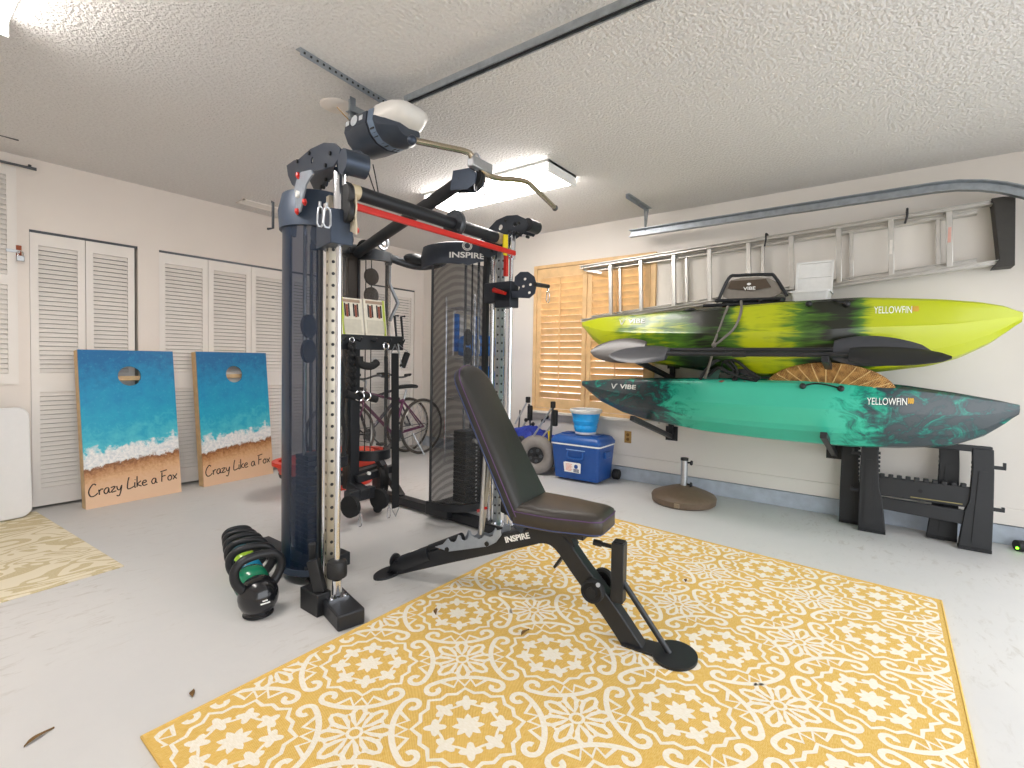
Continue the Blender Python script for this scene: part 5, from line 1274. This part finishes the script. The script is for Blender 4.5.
# ================================================================== KETTLEBELLS
kc = [('#15161a', 'black kettlebell with a small white weight mark at the front of the row'), ('#12805c', 'green kettlebell directly behind the front black one'), ('#1f8fb8', 'blue kettlebell third in the row, its ball seen through the green one\'s handle'),
      ('#a7cf3a', 'lime green kettlebell fourth in the row behind the blue one'), ('#2a6f8a', 'teal kettlebell fifth in the row, mostly hidden by handles'), ('#e2612c', 'orange kettlebell at the rear end of the row')]
k0 = onZ(257, 613); k1 = onZ(238, 560); KD = (k1-k0).normalized()
def kbell(c, lab, i):
    o = thing('kettlebell', lab, 'kettlebell', (0, 0, 0), 'kettlebells lined up beside the trainer')
    r = .084
    MB().lathe([(0, 0), (.055, 0), (.06, .006), (.062, .012), (.055, .02), (.068, .032), (.08, .056), (.084, .084), (.08, .11), (.068, .137), (.05, .155), (.03, .165), (0, .168)], (0, 0, 0), (0, 0, 1), 36).build('bell', mat('kettlebell_paint_%d' % i, c, .22, coat=.35), o)
    pts = [(-.052, 0, .115), (-.083, 0, .15), (-.098, 0, .19), (-.094, 0, .228), (-.065, 0, .256), (-.02, 0, .265), (.02, 0, .265), (.065, 0, .256), (.094, 0, .228), (.098, 0, .19), (.083, 0, .15), (.052, 0, .115)]
    P_ = smoothpath(pts, 3); n_ = len(P_); MB().tube(P_, [.0185+.004*abs(2*j/(n_-1)-1)**3 for j in range(n_)], 14).build('handle', bpy.data.materials.get('kettlebell_handle') or mat('kettlebell_handle', '#2a2b2e', .35, .4), o)
    MB().lathe([(0, 0), (.057, 0), (.063, .004), (.063, .01), (.056, .014), (0, .014)], (0, 0, -.0), (0, 0, 1), 32).build('rubber_base', M['rubber'], o)
    if i == 0:
        t = MB(); t.box((-.012, -.0868, .088), (.008, -.0775, .092)).box((-.02, -.0872, .076), (.018, -.0775, .081)); t.build('weight_mark', M['white'], o, smooth=0)
    return o
ang = math.atan2(KD.y, KD.x)-PI/2
for i, (c, lab) in enumerate(kc):
    o = kbell(c, lab, i); f = i/(len(kc)-1)
    o.location = k0+KD*sum(.084*(1-.065*j)+.084*(1-.065*(j+1))+.002 for j in range(i)); o.rotation_euler = (0, 0, ang+(.2 if i == 0 else random.uniform(-.06, .06)))
    o.scale = (1-.065*i,)*3
    if i == 0: o.location += V((.0, -.012, 0))

# ================================================================== CORNHOLE BOARDS
k = NT('beach_print'); gx, gy, gz = k.sep(k.coord('Generated'))
k2 = k.coord()
w1 = k.noise(k.mapping(k2, (1, 1, 1)), 3.2, 5, .6, .6); w2 = k.noise(k2, 11, 6, .7, .4); w3 = k.noise(k2, 45, 4, .7)
lx, ly, lz = k.sep(k2)     # board local: lx across, lz up the board (0..1.22)
h = k.math('ADD', lz, k.math('ADD', k.math('MULTIPLY', w1, .10), k.math('ADD', k.math('MULTIPLY', w2, .06), k.math('MULTIPLY', lx, -.11))))
hn = k.math('DIVIDE', h, 1.22)
sea = k.ramp(k.math('ADD', hn, k.math('MULTIPLY', k.math('SUBTRACT', w2, .5), .5)), [(.3, lin('#9ad8dc')), (.4, lin('#4cc0d0')), (.55, lin('#1ba3c6')), (.78, lin('#118fbf')), (.98, lin('#0a6ba4'))])
seas = k.mix(k.ramp(w3, [(.56, (0, 0, 0)), (.75, (.35, .35, .35))]), sea, lin('#6fcbd9'))
sand = k.ramp(k.math('ADD', hn, k.math('MULTIPLY', k.math('SUBTRACT', w3, .5), .12)), [(.12, lin('#e6c3a2')), (.22, lin('#dbae84')), (.27, lin('#b98455')), (.295, lin('#8a5a33'))])
foam = k.ramp(w3, [(.3, lin('#c3cdd4')), (.6, lin('#f4f3f0'))])
a = k.mix(k.ramp(k.math('ADD', hn, k.math('MULTIPLY', k.math('SUBTRACT', w2, .5), .06)), [(.30, (0, 0, 0)), (.31, (1, 1, 1))]), sand, foam)
b = k.mix(k.ramp(k.math('ADD', hn, k.math('MULTIPLY', k.math('SUBTRACT', w2, .5), .25)), [(.375, (0, 0, 0)), (.415, (1, 1, 1))]), a, seas)
k.base(b); k.b.inputs['Roughness'].default_value = .4; M['beach'] = k.m
M['boardwood'] = mat('pale_plywood', '#d8b98c', .6, var=.12, vs=20)
M['ink'] = mat('dark_brown_ink', '#2c1a14', .6)
STR = {  # hand-lettered strokes, unit x-height 1
 'C': ([[(1.2, 1.9), (.8, 2.2), (.2, 1.5), (0, .7), (.3, 0), (.9, 0), (1.4, .4)]], 1.5), 'r': ([[(.1, 1), (.15, 0)], [(.13, .6), (.5, 1), (.8, .9)]], .9),
 'a': ([[(.8, .95), (.35, 1), (0, .5), (.2, 0), (.6, .15), (.8, .9), (.8, .2), (1.05, 0)]], 1.1), 'z': ([[(0, .9), (.75, .95), (.05, .05), (.9, .1)]], 1.),
 'y': ([[(0, 1), (.15, .3), (.5, .2), (.8, .9)], [(.85, 1), (.7, .1), (.35, -.9), (-.1, -.8)]], 1.1), ' ': ([], .7),
 'L': ([[(.35, 2.2), (.1, 1.3), (0, .1), (.5, 0), (1.1, .25)]], 1.2), 'i': ([[(.1, 1), (.05, .1), (.25, 0)], [(.16, 1.45), (.2, 1.55)]], .45),
 'k': ([[(.1, 2.1), (.0, 0)], [(.75, 1.05), (.1, .5), (.8, 0)]], .95), 'e': ([[(.05, .5), (.7, .65), (.6, 1), (.2, .9), (0, .4), (.3, 0), (.9, .15)]], 1.),
 'F': ([[(.2, 1.9), (.05, 0)], [(-.1, 2.05), (1.15, 2.25)], [(.15, 1.05), (.85, 1.15)]], 1.2), 'o': ([[(.4, 1), (.05, .6), (.2, .05), (.65, .1), (.8, .7), (.4, 1), (.75, .95)]], 1.),
 'x': ([[(0, 1), (.75, 0)], [(.85, 1.05), (.0, 0)]], .9)}
def handtext(mb, txt, w, zf):
    total = sum(STR[c][1] for c in txt); s = w/total; x = 0
    for c in txt:
        for st in STR[c][0]:
            P_ = [V(((x+a)*s, b*s, 0)) for a, b in st]; P_ = smoothpath(P_, 4) if len(P_) > 2 else P_
            mb.ribbon([zf(p) for p in P_], .0085, n=(0, -1, 0))
        x += STR[c][1]
def cornhole(pl, pr, ztop_px, lab):
    L_ = 1.19; W_ = (pr-pl).length; th = .085
    dx = (pr-pl).normalized(); back = V((-dx.y, dx.x, 0))
    # lean so that the top touches the doors
    o = thing('cornhole_board', lab, 'cornhole board', pl, 'cornhole boards against the closet doors')
    lean = LEAN
    up_ = V((back.x*math.sin(lean), back.y*math.sin(lean), math.cos(lean)))
    Ml = Matrix((dx, up_.cross(dx), up_)).transposed().to_4x4()     # local x across, y towards the wall, z up the board
    # built flat in local axes then turned
    def bl(mb, nm, mt, parent, **kk):
        ob = mb.build(nm, mt, None, origin=(0, 0, 0), **kk); ob.parent = parent; ob.location = (0, 0, 0); return ob
    hole = circ((W_/2, L_-.205), .077, 28)
    m = MB().plateholes([(0, 0), (W_, 0), (W_, L_), (0, L_)], [hole], (0, 0, 0), (1, 0, 0), (0, 0, 1), (0, .012, 0))
    dk = bl(m, 'playing_deck', M['beach'], o, smooth=0)
    m = MB().box((0, .0121, 0), (.02, th, L_)).box((W_-.02, .0121, 0), (W_, th, L_)).box((.02, .0121, 0), (W_-.02, th, .02)).box((.02, .0121, L_-.02), (W_-.02, th, L_))
    bl(m, 'frame', M['boardwood'], o, smooth=0)
    bl(MB().box((.02, .05, L_-.235), (W_-.02, .085, L_-.2)), 'leg_bar', M['boardwood'], o, smooth=0)
    m = MB(); handtext(m, 'Crazy Like a Fox', W_*.93, lambda p: V((W_*.03+p.x, -.0012, .09+p.y*1.05+p.x*.045)))
    bl(m, 'lettering', M['ink'], dk, smooth=0)
    o.matrix_world = Matrix.Translation(pl) @ Ml
    return o
LEAN = .135
p0 = onZ(81, 512); p1 = onZ(178.5, 492); p1 = p0+(p1-p0).normalized()*.61 if False else p1
cornhole(V((.975, 4.66, 0)), V((1.605, 4.70, 0)), 0, 'left of the two ocean print cornhole boards, leaning on the first closet doors')
LEAN = .11
cornhole(V((1.785, 4.72, 0)), V((2.43, 4.79, 0)), 0, 'right of the two ocean print cornhole boards, leaning on the wider closet doors')

# white folding table leaning at the left
o = thing('folded_table', 'white plastic folded table top with rounded corners leaning at the left edge of the photo', 'folding table', (.3, 4.68, 0))
TM = frame((-.55, 4.66, .015), (1, .04, 0), (0, .12, 1)); n_ = 6; W_, H_, r = 1.25, .76, .07
ol = []
for cx_, cy_, a0 in ((W_-r, r, -PI/2), (W_-r, H_-r, 0), (r, H_-r, PI/2), (r, r, PI)): ol += [(cx_+r*math.cos(a0+PI/2*i/n_), cy_+r*math.sin(a0+PI/2*i/n_)) for i in range(n_+1)]
MB(TM).prism(ol, (0, 0, -.04), (1, 0, 0), (0, 1, 0), (0, 0, .04)).build('table_top', mat('pale_grey_plastic', '#e2e2e2', .5, var=.01), o, bevel=.006)
for y_ in (.08, .66): MB(TM).bar((.08, y_, -.055), (W_-.08, y_, -.055), .025, .025).build('edge_frame', M['galv'], o)

# ================================================================== BICYCLES
def bicycle(lab, ax, y, s, colr, saddle_h=.84):
    """ax = x of the rear axle, s = heading (+1 towards +x)"""
    o = thing('bicycle', lab, 'bicycle', (ax+s*.5, y, 0)); R_ = .325
    P = lambda u, z, d=0: V((ax+s*u, y+d, z))
    fc = mat('bike_frame_'+colr[1:], colr, .35, .3)
    for nm, u in (('rear_wheel', 0), ('front_wheel', 1.03)):
        c = P(u, R_+.012)
        w = MB().torus(c, (0, 1, 0), R_-.005, .017, 44, 8).build('wheel', bpy.data.materials.get('worn_tyre') or mat('worn_tyre', '#4d4843', .8), o)
        MB().torus(c, (0, 1, 0), R_-.027, .008, 40, 6).build('rim', M['alu'], w)
        m = MB().cyl(c-V((0, .035, 0)), c+V((0, .035, 0)), .016, seg=10)
        for i in range(20):
            a = 2*PI*i/20; m.cyl(c+V((.015*math.cos(a+.5), (.02 if i % 2 else -.02), .015*math.sin(a+.5))), c+V(((R_-.03)*math.cos(a), 0, (R_-.03)*math.sin(a))), .0016, seg=4)
        m.build('spokes_and_hub', M['steel'], w)
    bb = P(.43, .28); st = P(.29, .68); hd = P(.83, .80); hl = P(.86, .68); ra = P(0, R_+.012); fa = P(1.03, R_+.012)
    m = MB().cyl(bb, st, .016, seg=10).cyl(st-V((0, 0, .03)), hd-V((0, 0, .02)), .016, seg=10).cyl(bb, hl, .019, seg=10).cyl(hl, hd, .02, seg=10)
    for d in (-.03, .03): m.cyl(bb+V((0, d*.6, 0)), ra+V((0, d, 0)), .009, seg=8).cyl(st+V((0, d*.3, -.03)), ra+V((0, d, 0)), .008, seg=8)
    m.build('frame', fc, o)
    m = MB()
    for d in (-.045, .045): m.tube([hl+V((0, d*.6, 0)), hl+V((s*.02, d, -.06)), fa+V((0, d, 0))], .01, 8)
    m.build('fork', fc, o)
    MB().cyl(st-V((0, 0, .02)), P(.25, saddle_h-.05), .012, seg=10).build('seat_post', M['steel'], o)
    sp = [P(.11, saddle_h-.005), P(.16, saddle_h), P(.26, saddle_h), P(.38, saddle_h-.008), P(.41, saddle_h-.02)]; wd = [.05, .078, .055, .022, .012]
    rings = []
    for p, w_ in zip(sp, wd): rings.append([p+V((0, math.cos(2*PI*j/10)*w_, math.sin(2*PI*j/10)*.022-.012)) for j in range(10)])
    MB().loft(rings).build('saddle', M['rubber'], o, smooth=70)
    MB().cyl(hd, hd+V((-s*.02, 0, .1)), .013, seg=10).cyl(hd+V((-s*.02, 0, .1)), hd+V((s*.05, 0, .13)), .013, seg=8).build('stem', M['steel'], o)
    hb = hd+V((s*.05, 0, .13))
    h_ = MB().tube(smoothpath([hb+V((-s*.12, -.29, .03)), hb+V((-s*.02, -.24, .04)), hb+V((0, -.08, .0)), hb+V((0, .08, 0)), hb+V((-s*.02, .20, .04)), hb+V((-s*.12, .22, .03))], 4), .011, 8).build('handlebar', M['darksteel'], o)
    for d in (-.29, .22): MB().cyl(hb+V((-s*.15, d, .03)), hb+V((-s*.06, d*.93, .035)), .016, seg=10).build('grip', M['rubber'], h_)
    m = MB().torus(bb+V((0, -.045, 0)), (0, 1, 0), .085, .004, 30, 6).lathe([(0, -.003), (.075, -.003), (.075, .003), (0, .003)], bb+V((0, -.045, 0)), (0, 1, 0), 24); m.build('chainring', M['darksteel'], o)
    m = MB().bar(bb+V((0, -.06, 0)), bb+V((s*.12, -.06, -.11)), .022, .012).box(bb+V((s*.12-.045, -.15, -.125)), bb+V((s*.12+.045, -.06, -.1))); m.build('crank_and_pedal', M['darksteel'], o)
    m = MB().bar(bb+V((0, .06, 0)), bb+V((-s*.12, .06, .11)), .022, .012).box(bb+V((-s*.12-.045, .06, .1)), bb+V((-s*.12+.045, .13, .125))); m.build('crank_and_pedal', M['darksteel'], o)
    MB().tube([bb+V((0, -.045, .085)), ra+V((0, -.045, .04)), ra+V((-s*.04, -.045, 0)), ra+V((0, -.045, -.04)), bb+V((0, -.045, -.085))], .004, 6).build('chain', M['darksteel'], o)
    MB().cyl(P(.2, .28, -.06), P(.1, .02, -.16), .008, seg=8).build('kickstand', M['steel'], o)
bicycle('nearer bicycle with a plum coloured frame, seen between the strap and right weight tower', 4.09, 4.48, -1, '#6a3b57')
b_ = bicycle('farther bicycle with a dark frame behind the plum coloured one', 3.03, 4.70, 1, '#3a3540', .82)

# red tub
o = thing('plastic_tub', 'red plastic tub with a black band on the floor behind the trainer', 'tub', (2.5, 3.88, 0))
def oval(z, a, b, n=36): return [V((2.5+a*math.copysign(abs(math.cos(2*PI*i/n))**.8, math.cos(2*PI*i/n)), 3.88+b*math.copysign(abs(math.sin(2*PI*i/n))**.8, math.sin(2*PI*i/n)), z)) for i in range(n)]
MB().loft([oval(0, .38, .15), oval(.04, .41, .17), oval(.27, .49, .22), oval(.27, .475, .205), oval(.05, .395, .155)]).build('shell', M['redplastic'], o, smooth=50)
MB().loft([oval(.265, .49, .222), oval(.265, .52, .245), oval(.295, .52, .245), oval(.295, .47, .2)], closed=True).build('rolled_rim', M['redplastic'], o, smooth=40)
MB().loft([oval(.16, .455, .197), oval(.16, .462, .203), oval(.19, .47, .21), oval(.19, .463, .205)], closed=True).build('band', M['blackplastic'], o)
MB().loft([oval(.2, .44, .18), oval(.3, .4, .16), oval(.34, .25, .1)]).build('cover', mat('red_orange_cover', '#e4523a', .7), o, smooth=60)

# ================================================================== WIRE RACK WITH BEACH GEAR
rx_, ry_ = (3.92, 4.44), (3.50, 3.92)
o = thing('wire_shelf_rack', 'chrome wire shelf rack behind the right weight tower', 'shelf rack', (4.18, 3.7, 0))
for x in rx_:
    for y in ry_: MB().cyl((x, y, 0), (x, y, 1.84), .0125, seg=10).build('post', M['chrome'], o)
for z in (.3, .74, 1.19, 1.72):
    m = MB()
    for dz in (0, -.03):
        m.cyl((rx_[0], ry_[0], z+dz), (rx_[1], ry_[0], z+dz), .004, seg=6).cyl((rx_[0], ry_[1], z+dz), (rx_[1], ry_[1], z+dz), .004, seg=6).cyl((rx_[0], ry_[0], z+dz), (rx_[0], ry_[1], z+dz), .004, seg=6).cyl((rx_[1], ry_[0], z+dz), (rx_[1], ry_[1], z+dz), .004, seg=6)
    for i in range(1, 20): x = rx_[0]+(rx_[1]-rx_[0])*i/20; m.cyl((x, ry_[0], z), (x, ry_[1], z), .0025, seg=4)
    m.build('wire_shelf', M['chrome'], o)
M['bbag'] = mat('bright_blue_fabric', '#1d78d6', .7, var=.15, vs=12, bump=.4, bs=25, bd=.02)
def beachbag(lab, x0, x1, z0, z1, y0=3.54):
    o = thing('beach_bag', lab, 'bag', ((x0+x1)/2, y0+.12, z0), 'blue beach bags on the wire rack')
    rings = []
    for z, f in ((0, .9), (.05, 1), (.4, 1.03), (.75, .98), (.92, .9), (1, .7)):
        r = []
        for i in range(28):
            a = 2*PI*i/28; c_, s_ = math.cos(a), math.sin(a)
            r.append(V(((x0+x1)/2+f*(x1-x0)/2*math.copysign(abs(c_)**.45, c_)*(1+.02*math.sin(5*a+z*9)), y0+.14+.14*f*math.copysign(abs(s_)**.5, s_), z0+(z1-z0)*z)))
        rings.append(r)
    MB().loft(rings).build('body', M['bbag'], o, smooth=60)
    for x in (x0+(x1-x0)*.14, x0+(x1-x0)*.84):
        MB().bar((x, y0-.012, z0+.02), (x, y0-.012, z1-.05), .004, .035, (1, 0, 0)).build('white_strap', M['white'], o)
    MB().bar((x0+.02, y0-.004, z0+(z1-z0)*.55), (x1-.02, y0-.004, z0+(z1-z0)*.55), .006, .03).build('seam_band', mat('navy_band_%d' % len(bpy.data.materials), '#1a4f9c', .7), o)
beachbag('large bright blue beach bag with white straps on the rack shelf above the other bag', 3.96, 4.42, 1.195, 1.42)
beachbag('smaller blue beach bag on the wire rack shelf below the large one', 3.98, 4.40, .745, 1.08)
bx = thing('folded_beach_chair', 'white and blue folded beach chair on the wire rack behind the upper bag', 'beach chair', (4.2, 3.86, 1.2))
for x in (3.97, 4.41): MB().tube([(x, 3.86, 1.2), (x, 3.86, 1.66), (x+(.03 if x < 4 else -.03), 3.86, 1.69)], .011, 8).build('frame_tube', M['whiteplastic'], bx)
for i, x in enumerate((4.02, 4.11, 4.20, 4.29, 4.37)): MB().box((x-.04, 3.85, 1.24), (x+.04, 3.858, 1.66)).build('canvas_stripe', M['white'] if i % 2 else M['bbag'] if i in (0, 4) else M['cream'], bx, smooth=0)

# ================================================================== BEACH CART WITH BALLOON WHEELS
o = thing('beach_cart', 'folding beach cart with fat grey balloon wheel and metal legs beside the cooler', 'beach cart', (4.2, 2.95, 0))
def balloon(c, ax, r=.2, w=.085):
    prof = [(.085, -w*.62), (.12, -w*.95), (.165, -w*.85), (.195, -w*.45), (.203, 0), (.195, w*.45), (.165, w*.85), (.12, w*.95), (.085, w*.62)]
    wh = MB().lathe([(a*r/.203, b) for a, b in prof], c, ax, 40, close=True).build('balloon_wheel', mat('grey_balloon_tyre', '#857f7a', .65) if 'grey_balloon_tyre' not in bpy.data.materials else bpy.data.materials['grey_balloon_tyre'], o, smooth=60)
    MB().lathe([(0, -w*.35), (.03, -w*.7), (.085, -w*.6), (.088, w*.6), (.03, w*.7), (0, w*.35)], c, ax, 24).build('hub', M['blackplastic'], wh)
    a = V(ax).normalized(); u = a.orthogonal().normalized(); v_ = a.cross(u)
    for i in range(5):
        t = i*2*PI/5; MB().lathe([(0, -w*.72), (.017, -w*.72), (.017, -w*.5), (0, -w*.5)], V(c)+(u*math.cos(t)+v_*math.sin(t))*.055, ax, 10).build('hub_spoke', M['darksteel'], wh)
balloon((4.13, 2.82, .2), (.93, .38, 0)); balloon((4.36, 3.24, .2), (.93, .38, 0))
MB().cyl((4.13, 2.82, .2), (4.4, 2.92, .2), .012, seg=10).build('axle', M['darksteel'], o)
MB().lathe([(0, -.02), (.05, -.02), (.055, 0), (.05, .02), (0, .02)], onX(521, 441, 4.12), (.95, -.3, 0), 20).build('tub_wheel', M['darksteel'], o)
xs_ = [((553, 406, 4.15), (527, 446, 4.08), .010, 'leg_tube', M['steel']), ((551, 426, 4.2), (531, 452, 4.1), .010, 'leg_tube', M['steel']), ((553, 406, 4.15), (548, 470, 4.2), .012, 'leg_tube', M['darksteel']), ((543, 420, 4.3), (528, 452, 4.25), .009, 'leg_tube', M['steel']),
       ((528, 400, 4.3), (515, 424, 4.2), .009, 'leg_tube', M['steel']), ((526, 421, 4.35), (515, 440, 4.25), .009, 'leg_tube', M['steel']), ((529, 404, 4.3), (531, 440, 4.32), .011, 'leg_tube', M['darksteel']), ((520, 410, 4.3), (518, 440, 4.3), .008, 'leg_tube', M['darksteel']), ((549, 431, 4.18), (551, 455, 4.18), .014, 'yellow_tie', M['yellow'])]
for a, b, r, nm, mt in xs_:
    p, q = onX(*a), onX(*b); MB().cyl(p, q, r, seg=10).build(nm, mt, o)
for px, py, x in ((553, 405, 4.15), (528, 400, 4.3)):
    p = onX(px, py, x); MB().box(p-V((.02, .02, .03)), p+V((.02, .02, .035))).build('corner_joint', M['blackplastic'], o, bevel=.006)
    q = onX(px+2, py+13, x-.02); MB().box(q-V((.02, .025, .08)), q+V((.02, .025, .08))).build('foam_grip', M['rubber'], o, bevel=.01)
for px, py, x in ((543, 421, 4.28), (547, 417, 4.2), (526, 420, 4.34), (533, 424, 4.3)): MB().sphere(onX(px, py, x), .022, 10).build('joint_knob', M['blackplastic'], o)
# blue bundled bag on the cart
k = NT('royal_blue_nylon'); n = k.noise(k.coord(), 9, 5, .6, .7)
k.base(k.ramp(n, [(.3, lin('#1c2c86')), (.7, lin('#2b46b8'))])); k.b.inputs['Roughness'].default_value = .55; k.bump(n, .9, .06); M['nylon'] = k.m
o2 = thing('blue_tote', 'rumpled royal blue fabric bag lying inside the beach cart', 'bag', (4.3, 3.0, .1))
m = MB(); bmesh.ops.create_icosphere(m.bm, subdivisions=4, radius=1)
from mathutils import noise as mnoise
for v in m.bm.verts:
    d = v.co.normalized(); f = 1+.22*mnoise.noise(d*2.3+V((3, 1, 4)))+.10*mnoise.noise(d*6)
    v.co = V((4.30, 3.02, .28))+V((d.x*.13, d.y*.3, max(d.z, -.8)*.17))*f
m.build('bundle', M['nylon'], o2, smooth=80)
m = MB()
ys0, ys1 = 2.78, 3.3
m.loft([[V((4.22, ys0+.05, .12)), V((4.46, ys0+.05, .12)), V((4.46, ys1-.05, .12)), V((4.22, ys1-.05, .12))], [V((4.2, ys0, .36)), V((4.48, ys0, .36)), V((4.48, ys1, .36)), V((4.2, ys1, .36))], [V((4.21, ys0+.01, .36)), V((4.47, ys0+.01, .36)), V((4.47, ys1-.01, .36)), V((4.21, ys1-.01, .36))], [V((4.23, ys0+.06, .13)), V((4.45, ys0+.06, .13)), V((4.45, ys1-.06, .13)), V((4.23, ys1-.06, .13))]])
m.build('open_pouch', mat('violet_blue_nylon', '#3444b4', .5), o2, bevel=.01)

# ================================================================== dry leaves on the floor
lm = mat('dry_leaf', '#6f5128', .8)
for px, py, a, s, zz, lab in ((39, 738, .5, .04, 0, 'small curled brown leaf on the bare floor at the bottom left'), (193, 694, 1.2, .022, 0, 'tiny tan leaf crumb on the floor left of the yellow rug corner'), (686, 581, .3, .02, .009, 'tiny dark leaf crumb on the yellow rug right of the bench foot'), (436, 612, .8, .03, .009, 'thin dark twig on the yellow rug edge left of the bench'), (525, 633, .1, .03, .009, 'thin brown twig on the yellow rug below the bench')):
    p = onZ(px, py, zz); Mx = Matrix.Translation(p) @ rotZ(a)
    m = MB(Mx); P_ = [V((-s+2*s*i/8, s*.12*math.sin(i*.5), .004+.003*math.sin(i*.5))) for i in range(9)]
    m.loft([[q+V((0, w*1, .001)), q+V((0, 0, .0045)), q+V((0, -w, .001)), q+V((0, 0, -.002))] for q, w in zip(P_, [.001, .004, .007, .008, .008, .007, .005, .003, .001])])
    o = m.build('dry_leaf', lm, None, origin=p); tag(o, lab, 'leaf')
# ================================================================== LIGHT, CAMERA
w = bpy.data.worlds.new('sky'); scene.world = w; w.use_nodes = True
nt = w.node_tree; bg = nt.nodes['Background']; bg.inputs[0].default_value = (.93, .96, 1, 1); bg.inputs[1].default_value = SKY
pl = bpy.data.lights.new('door_portal', 'AREA'); pl.shape = 'RECTANGLE'; pl.size = GX1-GX0; pl.size_y = GZ
pl.cycles.is_portal = True
po = bpy.data.objects.new('door_portal', pl); col.objects.link(po); po.location = ((GX0+GX1)/2, YF-.01, GZ/2); po.rotation_euler = (PI/2, 0, 0)
pl = bpy.data.lights.new('window_portal', 'AREA'); pl.shape = 'RECTANGLE'; pl.size = WZ1-WZ0; pl.size_y = WY1-WY0
pl.cycles.is_portal = True
po = bpy.data.objects.new('window_portal', pl); col.objects.link(po); po.location = (XW+.13, (WY0+WY1)/2, (WZ0+WZ1)/2); po.rotation_euler = (0, PI/2, 0)
cam = bpy.data.cameras.new('camera'); co_ = bpy.data.objects.new('camera', cam); col.objects.link(co_)
cam.sensor_width = 36; cam.lens = F/1024*36; cam.shift_y = -(384-CY)/1024; cam.clip_start = .02
R = Matrix((rt, up, -fw)).transposed().to_4x4(); R.translation = CAM; co_.matrix_world = R
scene.camera = co_
vs_ = scene.view_settings; vs_.view_transform = 'Standard'; vs_.look = 'None'; vs_.gamma = 1; vs_.use_curve_mapping = False; vs_.exposure = EXPO
